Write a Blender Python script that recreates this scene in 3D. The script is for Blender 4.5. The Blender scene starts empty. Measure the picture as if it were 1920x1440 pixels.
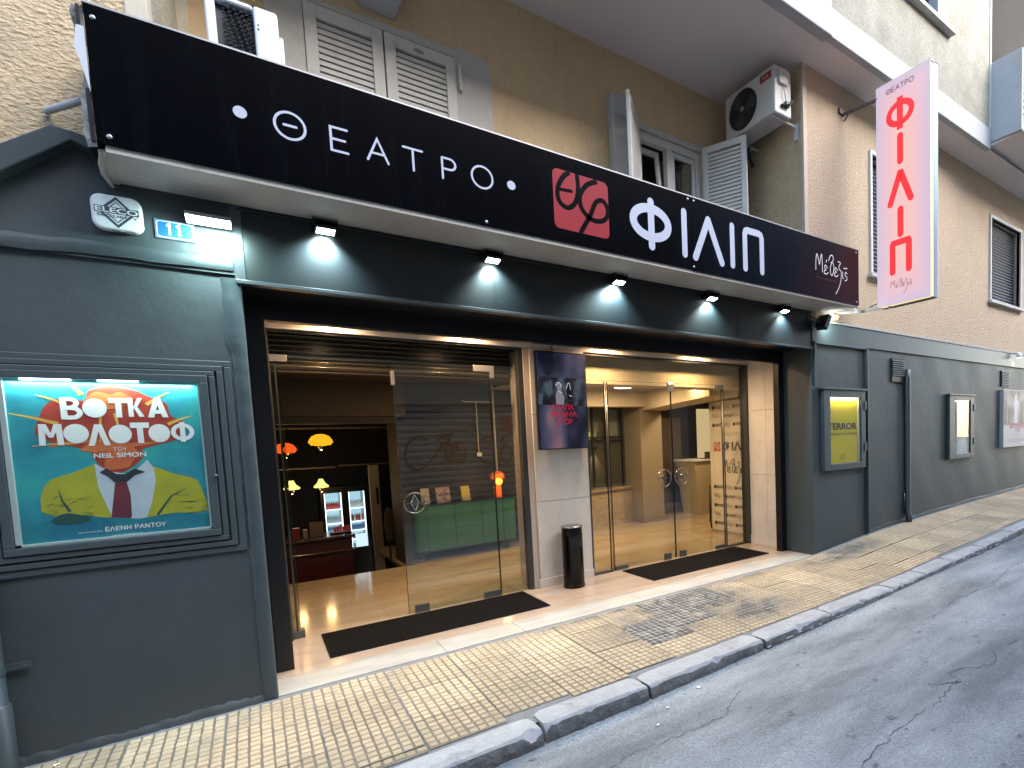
import bpy, bmesh, math, random
from mathutils import Vector, Matrix, Euler
random.seed(7)
R = math.radians
scene = bpy.context.scene
COL = scene.collection

# ---------------------------------------------------------------- camera, world, sun, exposure
cam_d = bpy.data.cameras.new("camera")
cam = bpy.data.objects.new("camera", cam_d); COL.objects.link(cam)
CAMROWS = [[0.80145, -0.596781, -0.039128], [-0.073493, -0.033346, -0.996738], [0.59353, 0.801711, -0.070584]]
rx, ry, rz = [Vector(r) for r in CAMROWS]          # camera right, down, forward in world axes
rot = Matrix((rx, -ry, -rz)).transposed()
cam.matrix_world = Matrix.Translation((0.0, -4.103, 1.55)) @ rot.to_4x4()
cam_d.sensor_width = 36; cam_d.sensor_fit = 'HORIZONTAL'
cam_d.lens = 36 * 992.4 / 1920
cam_d.shift_x = -(1211.6 - 960) / 1920
cam_d.shift_y = (895.4 - 720) / 1920
cam_d.clip_start = 0.05; cam_d.clip_end = 500
scene.camera = cam

world = bpy.data.worlds.new("World"); scene.world = world; world.use_nodes = True
wn = world.node_tree.nodes; wl = world.node_tree.links
bg = wn["Background"]
sky = wn.new("ShaderNodeTexSky"); sky.sky_type = 'NISHITA'; sky.sun_disc = False
sky.sun_elevation = R(22); sky.sun_rotation = R(150); sky.altitude = 100
sky.air_density = 1.0; sky.dust_density = 2.0; sky.ozone_density = 1.2
wl.new(sky.outputs[0], bg.inputs[0]); bg.inputs[1].default_value = 0.15
sun_d = bpy.data.lights.new("sun", 'SUN'); sun_d.energy = 0.55; sun_d.angle = R(40)
sun_d.color = (1.0, 0.96, 0.92)
sun = bpy.data.objects.new("sun", sun_d); COL.objects.link(sun)
SUN_EL, SUN_AZ = R(50), R(150)
sun.rotation_euler = Vector((math.sin(SUN_AZ)*math.cos(SUN_EL), math.cos(SUN_AZ)*math.cos(SUN_EL), math.sin(SUN_EL))).to_track_quat('Z', 'Y').to_euler()
vs = scene.view_settings
vs.view_transform = 'Standard'; vs.look = 'None'; vs.gamma = 1; vs.use_curve_mapping = False
vs.exposure = 3.2
scene.cycles.max_bounces = 8; scene.cycles.transparent_max_bounces = 12
scene.cycles.glossy_bounces = 4; scene.cycles.diffuse_bounces = 4
scene.cycles.caustics_reflective = False; scene.cycles.caustics_refractive = False
scene.cycles.sample_clamp_indirect = 4.0

# ---------------------------------------------------------------- materials
MATS = {}
LK = 0.42
class N:
    def __init__(s, m):
        s.t = m.node_tree; s.n = s.t.nodes; s.l = s.t.links
    def new(s, ty, **kw):
        n = s.n.new(ty)
        for k, v in kw.items():
            if k in n.inputs: n.inputs[k].default_value = v
            else: setattr(n, k, v)
        return n
    def link(s, a, b): s.l.new(a, b)

def c4(c): return (c[0], c[1], c[2], 1.0)

def mat(name, col, rough=0.6, col2=None, nscale=4.0, ndetail=6.0, bump=0.0, bscale=60.0, bdist=0.01,
        metal=0.0, emit=None, estr=0.0, spec=0.5, coord='pos', stretch=None, fine=0.0, rvar=0.0, randv=0.0,
        stain=None, splash=None, drips=None, bvor=False, clip=(0.3, 0.7), coat=0.0):
    if name in MATS: return MATS[name]
    m = bpy.data.materials.new(name); m.use_nodes = True; MATS[name] = m
    k = N(m); b = k.n["Principled BSDF"]
    b.inputs["Base Color"].default_value = c4(col)
    b.inputs["Roughness"].default_value = rough
    b.inputs["Metallic"].default_value = metal
    b.inputs["Specular IOR Level"].default_value = spec
    if coat: b.inputs["Coat Weight"].default_value = coat; b.inputs["Coat Roughness"].default_value = 0.08
    if emit is not None:
        b.inputs["Emission Color"].default_value = c4(emit); b.inputs["Emission Strength"].default_value = estr * LK
    geo = k.new("ShaderNodeNewGeometry"); src = geo.outputs["Position"]
    if coord == 'obj':
        tc = k.new("ShaderNodeTexCoord"); src = tc.outputs["Object"]
    if stretch:
        mp = k.new("ShaderNodeMapping"); mp.inputs["Scale"].default_value = stretch
        k.link(src, mp.inputs[0]); src = mp.outputs[0]
    colout = None
    if col2 is not None:
        no = k.new("ShaderNodeTexNoise", Scale=nscale, Detail=ndetail, Roughness=0.62)
        k.link(src, no.inputs["Vector"])
        mr = k.new("ShaderNodeMapRange"); mr.inputs[1].default_value, mr.inputs[2].default_value = clip
        k.link(no.outputs[0], mr.inputs[0])
        mx = k.new("ShaderNodeMix", data_type='RGBA'); mx.inputs[6].default_value = c4(col); mx.inputs[7].default_value = c4(col2)
        k.link(mr.outputs[0], mx.inputs[0]); colout = mx.outputs[2]
        if rvar:
            mr2 = k.new("ShaderNodeMapRange"); mr2.inputs[3].default_value = rough - rvar; mr2.inputs[4].default_value = rough + rvar
            k.link(no.outputs[0], mr2.inputs[0]); k.link(mr2.outputs[0], b.inputs["Roughness"])
    if fine or randv:
        hs = k.new("ShaderNodeHueSaturation")
        if colout is not None: k.link(colout, hs.inputs["Color"])
        else: hs.inputs["Color"].default_value = c4(col)
        val = None
        if fine:
            n2 = k.new("ShaderNodeTexNoise", Scale=bscale, Detail=4.0, Roughness=0.7)
            k.link(src, n2.inputs["Vector"])
            r2 = k.new("ShaderNodeMapRange"); r2.inputs[1].default_value = .3; r2.inputs[2].default_value = .7
            r2.inputs[3].default_value = 1 - fine; r2.inputs[4].default_value = 1 + fine
            k.link(n2.outputs[0], r2.inputs[0]); val = r2.outputs[0]
        if randv:
            oi = k.new("ShaderNodeObjectInfo")
            r3 = k.new("ShaderNodeMapRange"); r3.inputs[3].default_value = 1 - randv; r3.inputs[4].default_value = 1 + randv
            k.link(oi.outputs["Random"], r3.inputs[0])
            if val is not None:
                mm = k.new("ShaderNodeMath", operation='MULTIPLY'); k.link(val, mm.inputs[0]); k.link(r3.outputs[0], mm.inputs[1]); val = mm.outputs[0]
            else: val = r3.outputs[0]
        k.link(val, hs.inputs["Value"]); colout = hs.outputs[0]
    if stain is not None:   # (colour, scale, lo, hi)
        n3 = k.new("ShaderNodeTexNoise", Scale=stain[1], Detail=8.0, Roughness=0.7)
        k.link(geo.outputs["Position"], n3.inputs["Vector"])
        r4 = k.new("ShaderNodeMapRange"); r4.inputs[1].default_value = stain[2]; r4.inputs[2].default_value = stain[3]
        k.link(n3.outputs[0], r4.inputs[0])
        m4 = k.new("ShaderNodeMix", data_type='RGBA'); m4.inputs[7].default_value = c4(stain[0])
        if colout is not None: k.link(colout, m4.inputs[6])
        else: m4.inputs[6].default_value = c4(col)
        k.link(r4.outputs[0], m4.inputs[0]); colout = m4.outputs[2]
    def over(fac, colr):
        nonlocal colout
        mm_ = k.new("ShaderNodeMix", data_type='RGBA'); mm_.inputs[7].default_value = c4(colr)
        if colout is not None: k.link(colout, mm_.inputs[6])
        else: mm_.inputs[6].default_value = c4(col)
        k.link(fac, mm_.inputs[0]); colout = mm_.outputs[2]
    if drips is not None:   # (colour, strength): rain and dust streaks running down the surface
        md = k.new("ShaderNodeMapping"); md.inputs["Scale"].default_value = (9, 9, .55); k.link(geo.outputs["Position"], md.inputs[0])
        nd = k.new("ShaderNodeTexNoise", Scale=1.6, Detail=5.0, Roughness=.6); k.link(md.outputs[0], nd.inputs["Vector"])
        rd = k.new("ShaderNodeMapRange"); rd.inputs[1].default_value = .54; rd.inputs[2].default_value = .78; rd.inputs[4].default_value = drips[1]
        k.link(nd.outputs[0], rd.inputs[0]); over(rd.outputs[0], drips[0])
    if splash is not None:  # (colour, height, strength): mud splashed up from the pavement
        sx_ = k.new("ShaderNodeSeparateXYZ"); k.link(geo.outputs["Position"], sx_.inputs[0])
        ns = k.new("ShaderNodeTexNoise", Scale=9.0, Detail=8.0, Roughness=.75); k.link(geo.outputs["Position"], ns.inputs["Vector"])
        sub = k.new("ShaderNodeMath", operation='SUBTRACT'); k.link(ns.outputs[0], sub.inputs[0]); sub.inputs[1].default_value = .5
        ad_ = k.new("ShaderNodeMath", operation='MULTIPLY_ADD'); k.link(sub.outputs[0], ad_.inputs[0]); ad_.inputs[1].default_value = splash[1] * 3; k.link(sx_.outputs[2], ad_.inputs[2])
        rs_ = k.new("ShaderNodeMapRange"); rs_.inputs[1].default_value = splash[1]; rs_.inputs[2].default_value = 0.0; rs_.inputs[4].default_value = splash[2]
        k.link(ad_.outputs[0], rs_.inputs[0]); over(rs_.outputs[0], splash[0])
    if colout is not None: k.link(colout, b.inputs["Base Color"])
    if bump:
        if bvor:
            nb = k.new("ShaderNodeTexVoronoi", Scale=bscale); k.link(src, nb.inputs["Vector"]); ho = nb.outputs[0]
        else:
            nb = k.new("ShaderNodeTexNoise", Scale=bscale, Detail=5.0, Roughness=0.6); k.link(src, nb.inputs["Vector"]); ho = nb.outputs[0]
        bp = k.new("ShaderNodeBump", Strength=bump, Distance=bdist)
        k.link(ho, bp.inputs["Height"]); k.link(bp.outputs[0], b.inputs["Normal"])
    return m

def glass(name, tint=(0.93, 0.96, 0.93), ior=1.5, gain=1.0):
    if name in MATS: return MATS[name]
    m = bpy.data.materials.new(name); m.use_nodes = True; MATS[name] = m
    k = N(m); out = k.n["Material Output"]; k.n.remove(k.n["Principled BSDF"])
    geo = k.new("ShaderNodeNewGeometry")
    dp = k.new("ShaderNodeVectorMath", operation='DOT_PRODUCT'); k.link(geo.outputs["Normal"], dp.inputs[0]); k.link(geo.outputs["Incoming"], dp.inputs[1])
    ab = k.new("ShaderNodeMath", operation='ABSOLUTE'); k.link(dp.outputs["Value"], ab.inputs[0])
    om = k.new("ShaderNodeMath", operation='SUBTRACT'); om.inputs[0].default_value = 1.0; k.link(ab.outputs[0], om.inputs[1])
    pw = k.new("ShaderNodeMath", operation='POWER'); k.link(om.outputs[0], pw.inputs[0]); pw.inputs[1].default_value = 5.0
    fr = k.new("ShaderNodeMapRange"); k.link(pw.outputs[0], fr.inputs[0]); fr.inputs[3].default_value = 0.08 * gain; fr.inputs[4].default_value = 1.0
    tr = k.new("ShaderNodeBsdfTransparent"); tr.inputs[0].default_value = c4(tint)
    gl = k.new("ShaderNodeBsdfGlossy"); gl.inputs["Roughness"].default_value = 0.0
    mx = k.new("ShaderNodeMixShader")
    k.link(fr.outputs[0], mx.inputs[0]); k.link(tr.outputs[0], mx.inputs[1]); k.link(gl.outputs[0], mx.inputs[2])
    k.link(mx.outputs[0], out.inputs[0])
    return m

def emis(name, col, s):
    if name in MATS: return MATS[name]
    m = bpy.data.materials.new(name); m.use_nodes = True; MATS[name] = m
    k = N(m); out = k.n["Material Output"]; k.n.remove(k.n["Principled BSDF"])
    e = k.new("ShaderNodeEmission"); e.inputs[0].default_value = c4(col); e.inputs[1].default_value = s * LK
    k.link(e.outputs[0], out.inputs[0]); return m

# ---------------------------------------------------------------- mesh helpers
def P_wall(y0):      # a plane facing the street: u = x, v = z
    return lambda u, v, d=0.0: (u, y0 - d, v)
def P_left(x0):      # a plane facing -x: u = -y, v = z
    return lambda u, v, d=0.0: (x0 - d, -u, v)
def P_right(x0):     # a plane facing +x: u = y
    return lambda u, v, d=0.0: (x0 + d, u, v)

class MB:
    def __init__(s): s.v = []; s.f = []
    def add(s, vs_, fs):
        o = len(s.v); s.v += [tuple(p) for p in vs_]; s.f += [tuple(i + o for i in f) for f in fs]; return s
    def box(s, x0, x1, y0, y1, z0, z1):
        vs_ = [(x, y, z) for z in (z0, z1) for y in (y0, y1) for x in (x0, x1)]
        return s.add(vs_, [(0,2,3,1),(4,5,7,6),(0,1,5,4),(2,6,7,3),(0,4,6,2),(1,3,7,5)])
    def hexa(s, b, t):   # two 4-point rings
        return s.add(list(b) + list(t), [(3,2,1,0),(4,5,6,7),(0,1,5,4),(1,2,6,5),(2,3,7,6),(3,0,4,7)])
    def prism(s, pts, P, d0, d1):
        n = len(pts)
        vs_ = [P(u, v, d0) for u, v in pts] + [P(u, v, d1) for u, v in pts]
        fs = [tuple(range(n-1, -1, -1)), tuple(range(n, 2*n))] + [(i, (i+1) % n, n + (i+1) % n, n + i) for i in range(n)]
        return s.add(vs_, fs)
    def poly(s, pts, P, d): return s.add([P(u, v, d) for u, v in pts], [tuple(range(len(pts)))])
    def quad(s, a, b, c, d): return s.add([a, b, c, d], [(0,1,2,3)])
    def grid(s, fn, nu, nv):
        vs_ = [fn(i / nu, j / nv) for j in range(nv + 1) for i in range(nu + 1)]
        w = nu + 1
        return s.add(vs_, [(j*w+i, j*w+i+1, (j+1)*w+i+1, (j+1)*w+i) for j in range(nv) for i in range(nu)])
    def tube(s, pts, r, n=10, caps=True, r2=None):
        pts = [Vector(p) for p in pts]; rings = []
        for i, p in enumerate(pts):
            if i == 0: t = pts[1] - p
            elif i == len(pts) - 1: t = p - pts[i-1]
            else: t = (pts[i+1] - p).normalized() + (p - pts[i-1]).normalized()
            t.normalize()
            a = Vector((0, 0, 1)) if abs(t.z) < 0.9 else Vector((1, 0, 0))
            u = t.cross(a).normalized(); w = t.cross(u)
            rr = r if r2 is None else r + (r2 - r) * i / (len(pts) - 1)
            rings.append([p + (u * math.cos(k * 2 * math.pi / n) + w * math.sin(k * 2 * math.pi / n)) * rr for k in range(n)])
        vs_ = [q for g in rings for q in g]; fs = []
        for i in range(len(pts) - 1):
            for k in range(n): fs.append((i*n+k, i*n+(k+1) % n, (i+1)*n+(k+1) % n, (i+1)*n+k))
        if caps: fs += [tuple(range(n-1, -1, -1)), tuple(range((len(pts)-1)*n, len(pts)*n))]
        return s.add(vs_, fs)
    def lathe(s, prof, c, n=32, axis='z', squash=1.0, caps=True):
        vs_ = []
        for r, h in prof:
            for k in range(n):
                a = 2 * math.pi * k / n; p, q = r * math.cos(a), r * math.sin(a) * squash
                vs_.append({'z': (c[0]+p, c[1]+q, c[2]+h), 'y': (c[0]+p, c[1]+h, c[2]+q), 'x': (c[0]+h, c[1]+p, c[2]+q)}[axis])
        m = len(prof); fs = [(i*n+k, i*n+(k+1) % n, (i+1)*n+(k+1) % n, (i+1)*n+k) for i in range(m-1) for k in range(n)]
        if caps: fs += [tuple(range(n-1, -1, -1)), tuple(range((m-1)*n, m*n))]
        return s.add(vs_, fs)
    def strip(s, pts, w, P, d, closed=False, cap=True, w2=None):
        pts = [Vector(p) for p in pts]; n = len(pts); L = []; Rr = []
        for i in range(n):
            a = pts[i-1] if (i > 0 or closed) else None; b = pts[(i+1) % n] if (i < n-1 or closed) else None
            t0 = (pts[i] - a).normalized() if a is not None else None
            t1 = (b - pts[i]).normalized() if b is not None else None
            if t0 is None: t0 = t1
            if t1 is None: t1 = t0
            t = (t0 + t1)
            t = t.normalized() if t.length > 1e-6 else t0
            nn = Vector((-t.y, t.x)); c = max(0.45, nn.dot(Vector((-t0.y, t0.x))))
            ww = w if w2 is None else w + (w2 - w) * i / (n - 1)
            L.append(pts[i] + nn * (ww / 2 / c)); Rr.append(pts[i] - nn * (ww / 2 / c))
        vs_ = [P(q.x, q.y, d) for q in L] + [P(q.x, q.y, d) for q in Rr]
        fs = [(i, n + i, n + (i+1) % n, (i+1) % n) for i in range(n if closed else n - 1)]
        s.add(vs_, fs)
        if cap and not closed:
            for (p, q, ww, sg) in ((pts[0], pts[1], w, -1), (pts[-1], pts[-2], w if w2 is None else w2, -1)):
                t = (q - p).normalized() * sg; nn = Vector((-t.y, t.x)); r = ww / 2
                arc = [p + nn * r * math.cos(a) + t * r * math.sin(a) for a in [math.pi * j / 8 for j in range(9)]]
                s.add([P(z.x, z.y, d) for z in arc], [tuple(range(9))])
        return s
    def disc(s, cu, cv, ru, rv, P, d, n=32):
        return s.poly([(cu + ru*math.cos(2*math.pi*k/n), cv + rv*math.sin(2*math.pi*k/n)) for k in range(n)], P, d)
    def text(s, body, u0, u1, v0, v1, P, d, bold=0.0, keep=None, slant=0.0, th=0.0):
        """font text fitted to a box; keep='h' keeps the aspect from the height and centres it"""
        cu = bpy.data.curves.new("t", 'FONT'); cu.body = body; cu.size = 1.0; cu.offset = bold; cu.resolution_u = 4
        o = bpy.data.objects.new("t", cu); COL.objects.link(o)
        dg = bpy.context.evaluated_depsgraph_get(); dg.update()
        me = bpy.data.meshes.new_from_object(o.evaluated_get(dg))
        vv = [v.co.copy() for v in me.vertices]; ff = [tuple(p.vertices) for p in me.polygons]
        COL.objects.unlink(o); bpy.data.objects.remove(o); bpy.data.curves.remove(cu); bpy.data.meshes.remove(me)
        if not vv: return s
        ax, bx = min(v.x for v in vv), max(v.x for v in vv); ay, by = min(v.y for v in vv), max(v.y for v in vv)
        sv = (v1 - v0) / max(1e-6, by - ay); su = (u1 - u0) / max(1e-6, bx - ax)
        if keep == 'h': su = sv; u0 = (u0 + u1) / 2 - su * (bx - ax) / 2
        s.add([P(u0 + (v.x - ax) * su + slant * (v.y - ay) * sv, v0 + (v.y - ay) * sv, d) for v in vv], ff)
        return s
    def obj(s, name, m, parent=None, bevel=0.0, smooth=False, kind=None, label=None, seg=2, auto=None, fixn=True, stuff=False):
        me = bpy.data.meshes.new(name); me.from_pydata(s.v, [], s.f); me.update()
        if fixn:
            bm = bmesh.new(); bm.from_mesh(me); bmesh.ops.recalc_face_normals(bm, faces=bm.faces); bm.to_mesh(me); bm.free()
        me.materials.append(m)
        o = bpy.data.objects.new(name, me); COL.objects.link(o)
        if smooth or auto:
            for p in me.polygons: p.use_smooth = True
            if auto: me.set_sharp_from_angle(angle=R(auto))
        if bevel:
            b = o.modifiers.new("bevel", 'BEVEL'); b.width = bevel; b.segments = seg; b.limit_method = 'ANGLE'; b.angle_limit = R(40)
        attach(o, parent)
        if kind: o["kind"] = kind
        if stuff: o["kind"] = "stuff"
        if label: o["label"] = label
        return o

def attach(o, parent):
    if parent is not None:
        o.parent = parent
        if parent.type == 'EMPTY': o.matrix_parent_inverse = Matrix.Translation(-Vector(parent.location))

def thing(name, label, cat, loc=(0, 0, 0), group=None):
    o = bpy.data.objects.new(name, None); COL.objects.link(o); o.location = loc; o.empty_display_size = 0.1
    o["label"] = label; o["category"] = cat
    if group: o["group"] = group
    return o
def tag(o, label, cat, group=None):
    o["label"] = label; o["category"] = cat
    if group: o["group"] = group
    return o
def copy_tree(o, loc, label):
    c = o.copy(); COL.objects.link(c); c.location = loc; c["label"] = label
    def rec(src, dst):
        for ch in src.children:
            k = ch.copy(); COL.objects.link(k); k.parent = dst; k.matrix_parent_inverse = ch.matrix_parent_inverse.copy(); rec(ch, k)
    rec(o, c); return c
def copy_part(o, parent, loc):
    k = o.copy(); COL.objects.link(k); k.location = loc; k.parent = parent; return k

LK = 0.42
def spot(name, loc, target, energy, size, color, blend=0.6, radius=0.03):
    d = bpy.data.lights.new(name, 'SPOT'); d.energy = energy * LK; d.spot_size = R(size); d.spot_blend = blend; d.color = color; d.shadow_soft_size = radius
    o = bpy.data.objects.new(name, d); COL.objects.link(o); o.location = loc
    o.rotation_euler = (Vector(target) - Vector(loc)).to_track_quat('-Z', 'Y').to_euler(); return o
def area(name, loc, target, energy, sx, sy, color):
    d = bpy.data.lights.new(name, 'AREA'); d.energy = energy * LK; d.shape = 'RECTANGLE'; d.size = sx; d.size_y = sy; d.color = color
    o = bpy.data.objects.new(name, d); COL.objects.link(o); o.location = loc
    o.rotation_euler = (Vector(target) - Vector(loc)).to_track_quat('-Z', 'Y').to_euler(); return o
def point(name, loc, energy, color, radius=0.05):
    d = bpy.data.lights.new(name, 'POINT'); d.energy = energy * LK; d.color = color; d.shadow_soft_size = radius
    o = bpy.data.objects.new(name, d); COL.objects.link(o); o.location = loc; return o

def interp(x, tab):
    if x <= tab[0][0]: return tab[0][1]
    for (a, b), (c, d) in zip(tab, tab[1:]):
        if x <= c: return b + (d - b) * (x - a) / (c - a)
    a, b = tab[-2]; c, d = tab[-1]; return d + (d - b) / (c - a) * (x - c)
def smooth_interp(x, tab):
    return sum(interp(x + .3 * k, tab) * w for k, w in ((-3, 1), (-2, 2), (-1, 3), (0, 4), (1, 3), (2, 2), (3, 1))) / 16
def ell(cu, cv, ru, rv, a0=0, a1=360, n=28):
    return [(cu + ru*math.cos(R(a0 + (a1-a0)*k/n)), cv + rv*math.sin(R(a0 + (a1-a0)*k/n))) for k in range(n + (0 if abs(a1-a0) >= 359.9 else 1))]
def spline(pts, n=6):
    out = []
    q = [pts[0]] + list(pts) + [pts[-1]]
    for i in range(1, len(q) - 2):
        p0, p1, p2, p3 = [Vector(z) for z in q[i-1:i+3]]
        for k in range(n):
            t = k / n
            out.append(tuple(0.5 * ((2*p1) + (-p0+p2)*t + (2*p0-5*p1+4*p2-p3)*t*t + (-p0+3*p1-3*p2+p3)*t**3)))
    out.append(tuple(pts[-1])); return out
# ================================================================ material library
GREY = mat("grey_wall_paint", (.028, .037, .040), .55, col2=(.032, .044, .050), nscale=2.2, bump=.28, bscale=9, bdist=.012, fine=.05, clip=(.35, .65), stain=((.018, .024, .028), 1.1, .56, .8), drips=((.042, .053, .058), .2), splash=((.052, .052, .050), .22, .4), rvar=.1)
GREYTRIM = mat("grey_trim_paint", (.034, .046, .052), .42, fine=.04, bump=.25, bscale=18, bdist=.006)
FASCIA = mat("dark_fascia_paint", (.004, .0065, .0078), .42, col2=(.005, .008, .0093), nscale=1.5)
BLACK = mat("black_metal_frame", (.0025, .003, .004), .35)
TAN = mat("tan_smooth_render", (.56, .41, .24), .85, col2=(.50, .36, .21), nscale=1.3, bump=.45, bscale=24, bdist=.01, fine=.07, drips=((.38, .29, .18), .5), stain=((.42, .31, .18), 2.5, .6, .9))
TANR = mat("rough_tan_render", (.60, .47, .30), .9, col2=(.52, .39, .24), nscale=2.0, bump=1.0, bscale=30, bdist=.035, fine=.22, stretch=(1, 1, 1.8), stain=((.40, .32, .22), 2.6, .5, .8))
TANP = mat("pinkish_tan_render", (.48, .37, .255), .9, col2=(.46, .34, .235), nscale=1.6, bump=1.0, bscale=42, bdist=.02, fine=.18, drips=((.36, .27, .19), .45))
PEB = mat("pebble_dash_render", (.31, .30, .25), .9, col2=(.22, .21, .165), nscale=3, bump=1.0, bscale=45, bdist=.02, fine=.2)
CREAM = mat("cream_corner_render", (.50, .46, .37), .8, col2=(.43, .39, .30), nscale=5, bump=.3, bscale=40)
SLAB = mat("painted_balcony_concrete", (.38, .39, .40), .8, col2=(.33, .34, .35), nscale=1.8, bump=.15, bscale=40, fine=.03, stain=((.26, .26, .25), 1.6, .58, .85))
SOFF = mat("painted_soffit", (.66, .61, .58), .85, col2=(.60, .55, .52), nscale=.9, bump=.1, bscale=30, fine=.02)
PATCHP = mat("pale_window_surround_paint", (.46, .44, .40), .8, col2=(.42, .40, .36), nscale=3, bump=.3, bscale=14, fine=.05)
SHUT = mat("off_white_shutter_paint", (.56, .555, .535), .5, col2=(.50, .495, .475), nscale=6, stain=((.42, .41, .38), 5, .58, .85))
SHUTG = mat("weathered_grey_shutter_paint", (.56, .55, .50), .6, col2=(.50, .49, .44), nscale=6, stain=((.26, .25, .22), 6, .58, .85))
WHITEM = mat("white_enamel", (.68, .69, .70), .4, fine=.02)
DARKSH = mat("dark_roller_shutter", (.035, .040, .052), .5)
MARB = mat("cream_marble_floor", (.40, .335, .27), .16, col2=(.31, .245, .185), nscale=1.4, stretch=(1, 4.5, 1), clip=(.38, .72), fine=.03, stain=((.40, .27, .19), 1.8, .62, .85), rvar=.04)
MARBW = mat("white_marble_threshold", (.385, .36, .325), .28, col2=(.28, .25, .21), nscale=2.2, stretch=(1, 3.5, 1), clip=(.4, .72), stain=((.36, .28, .21), 3.0, .62, .9), bump=.08, bscale=30)
MARBI = mat("warm_interior_marble", (.42, .33, .22), .12, col2=(.31, .23, .145), nscale=1.2, stretch=(1, 3.5, 1), clip=(.36, .7), fine=.03)
STONE = mat("veined_wall_marble", (.56, .53, .49), .35, col2=(.46, .43, .39), nscale=3.2, stretch=(1.6, 1, .8), clip=(.35, .7), fine=.03, stain=((.40, .32, .25), 3.0, .66, .85))
CLAD = mat("rough_stone_cladding", (.44, .37, .26), .8, col2=(.34, .27, .17), nscale=5, bump=.9, bscale=11, bdist=.04)
STEEL = mat("brushed_steel", (.55, .54, .52), .25, metal=1.0)
ALU = mat("aluminium_frame", (.40, .40, .41), .35, metal=.9)
DKALU = mat("dark_aluminium_frame", (.045, .047, .048), .35, metal=.3)
GLASS = glass("door_glass", (.93, .935, .90), gain=.95)
GLASSC = glass("case_glass", (.95, .97, .96), gain=1.0)
GLASSW = glass("window_glass", (.55, .6, .58), gain=1.6)
EDGE = mat("green_glass_edge", (.012, .016, .013), .3, spec=.2)
BEIGE = mat("beige_interior_paint", (.62, .52, .37), .7, fine=.02, bump=.05, bscale=30)
BEIGED = mat("taupe_interior_paint", (.22, .18, .135), .7, fine=.03)
BROWN = mat("dark_brown_bar_wall", (.022, .013, .008), .7, col2=(.016, .009, .006), nscale=2)
BROWNC = mat("brown_ceiling_paint", (.045, .03, .018), .7, fine=.04)
DKWALL = mat("charcoal_interior_wall", (.016, .015, .014), .65, fine=.05)
MORTAR = mat("grey_mortar", (.19, .185, .185), .9, col2=(.14, .135, .135), nscale=9, bump=.6, bscale=35, bdist=.01, fine=.12)

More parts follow.
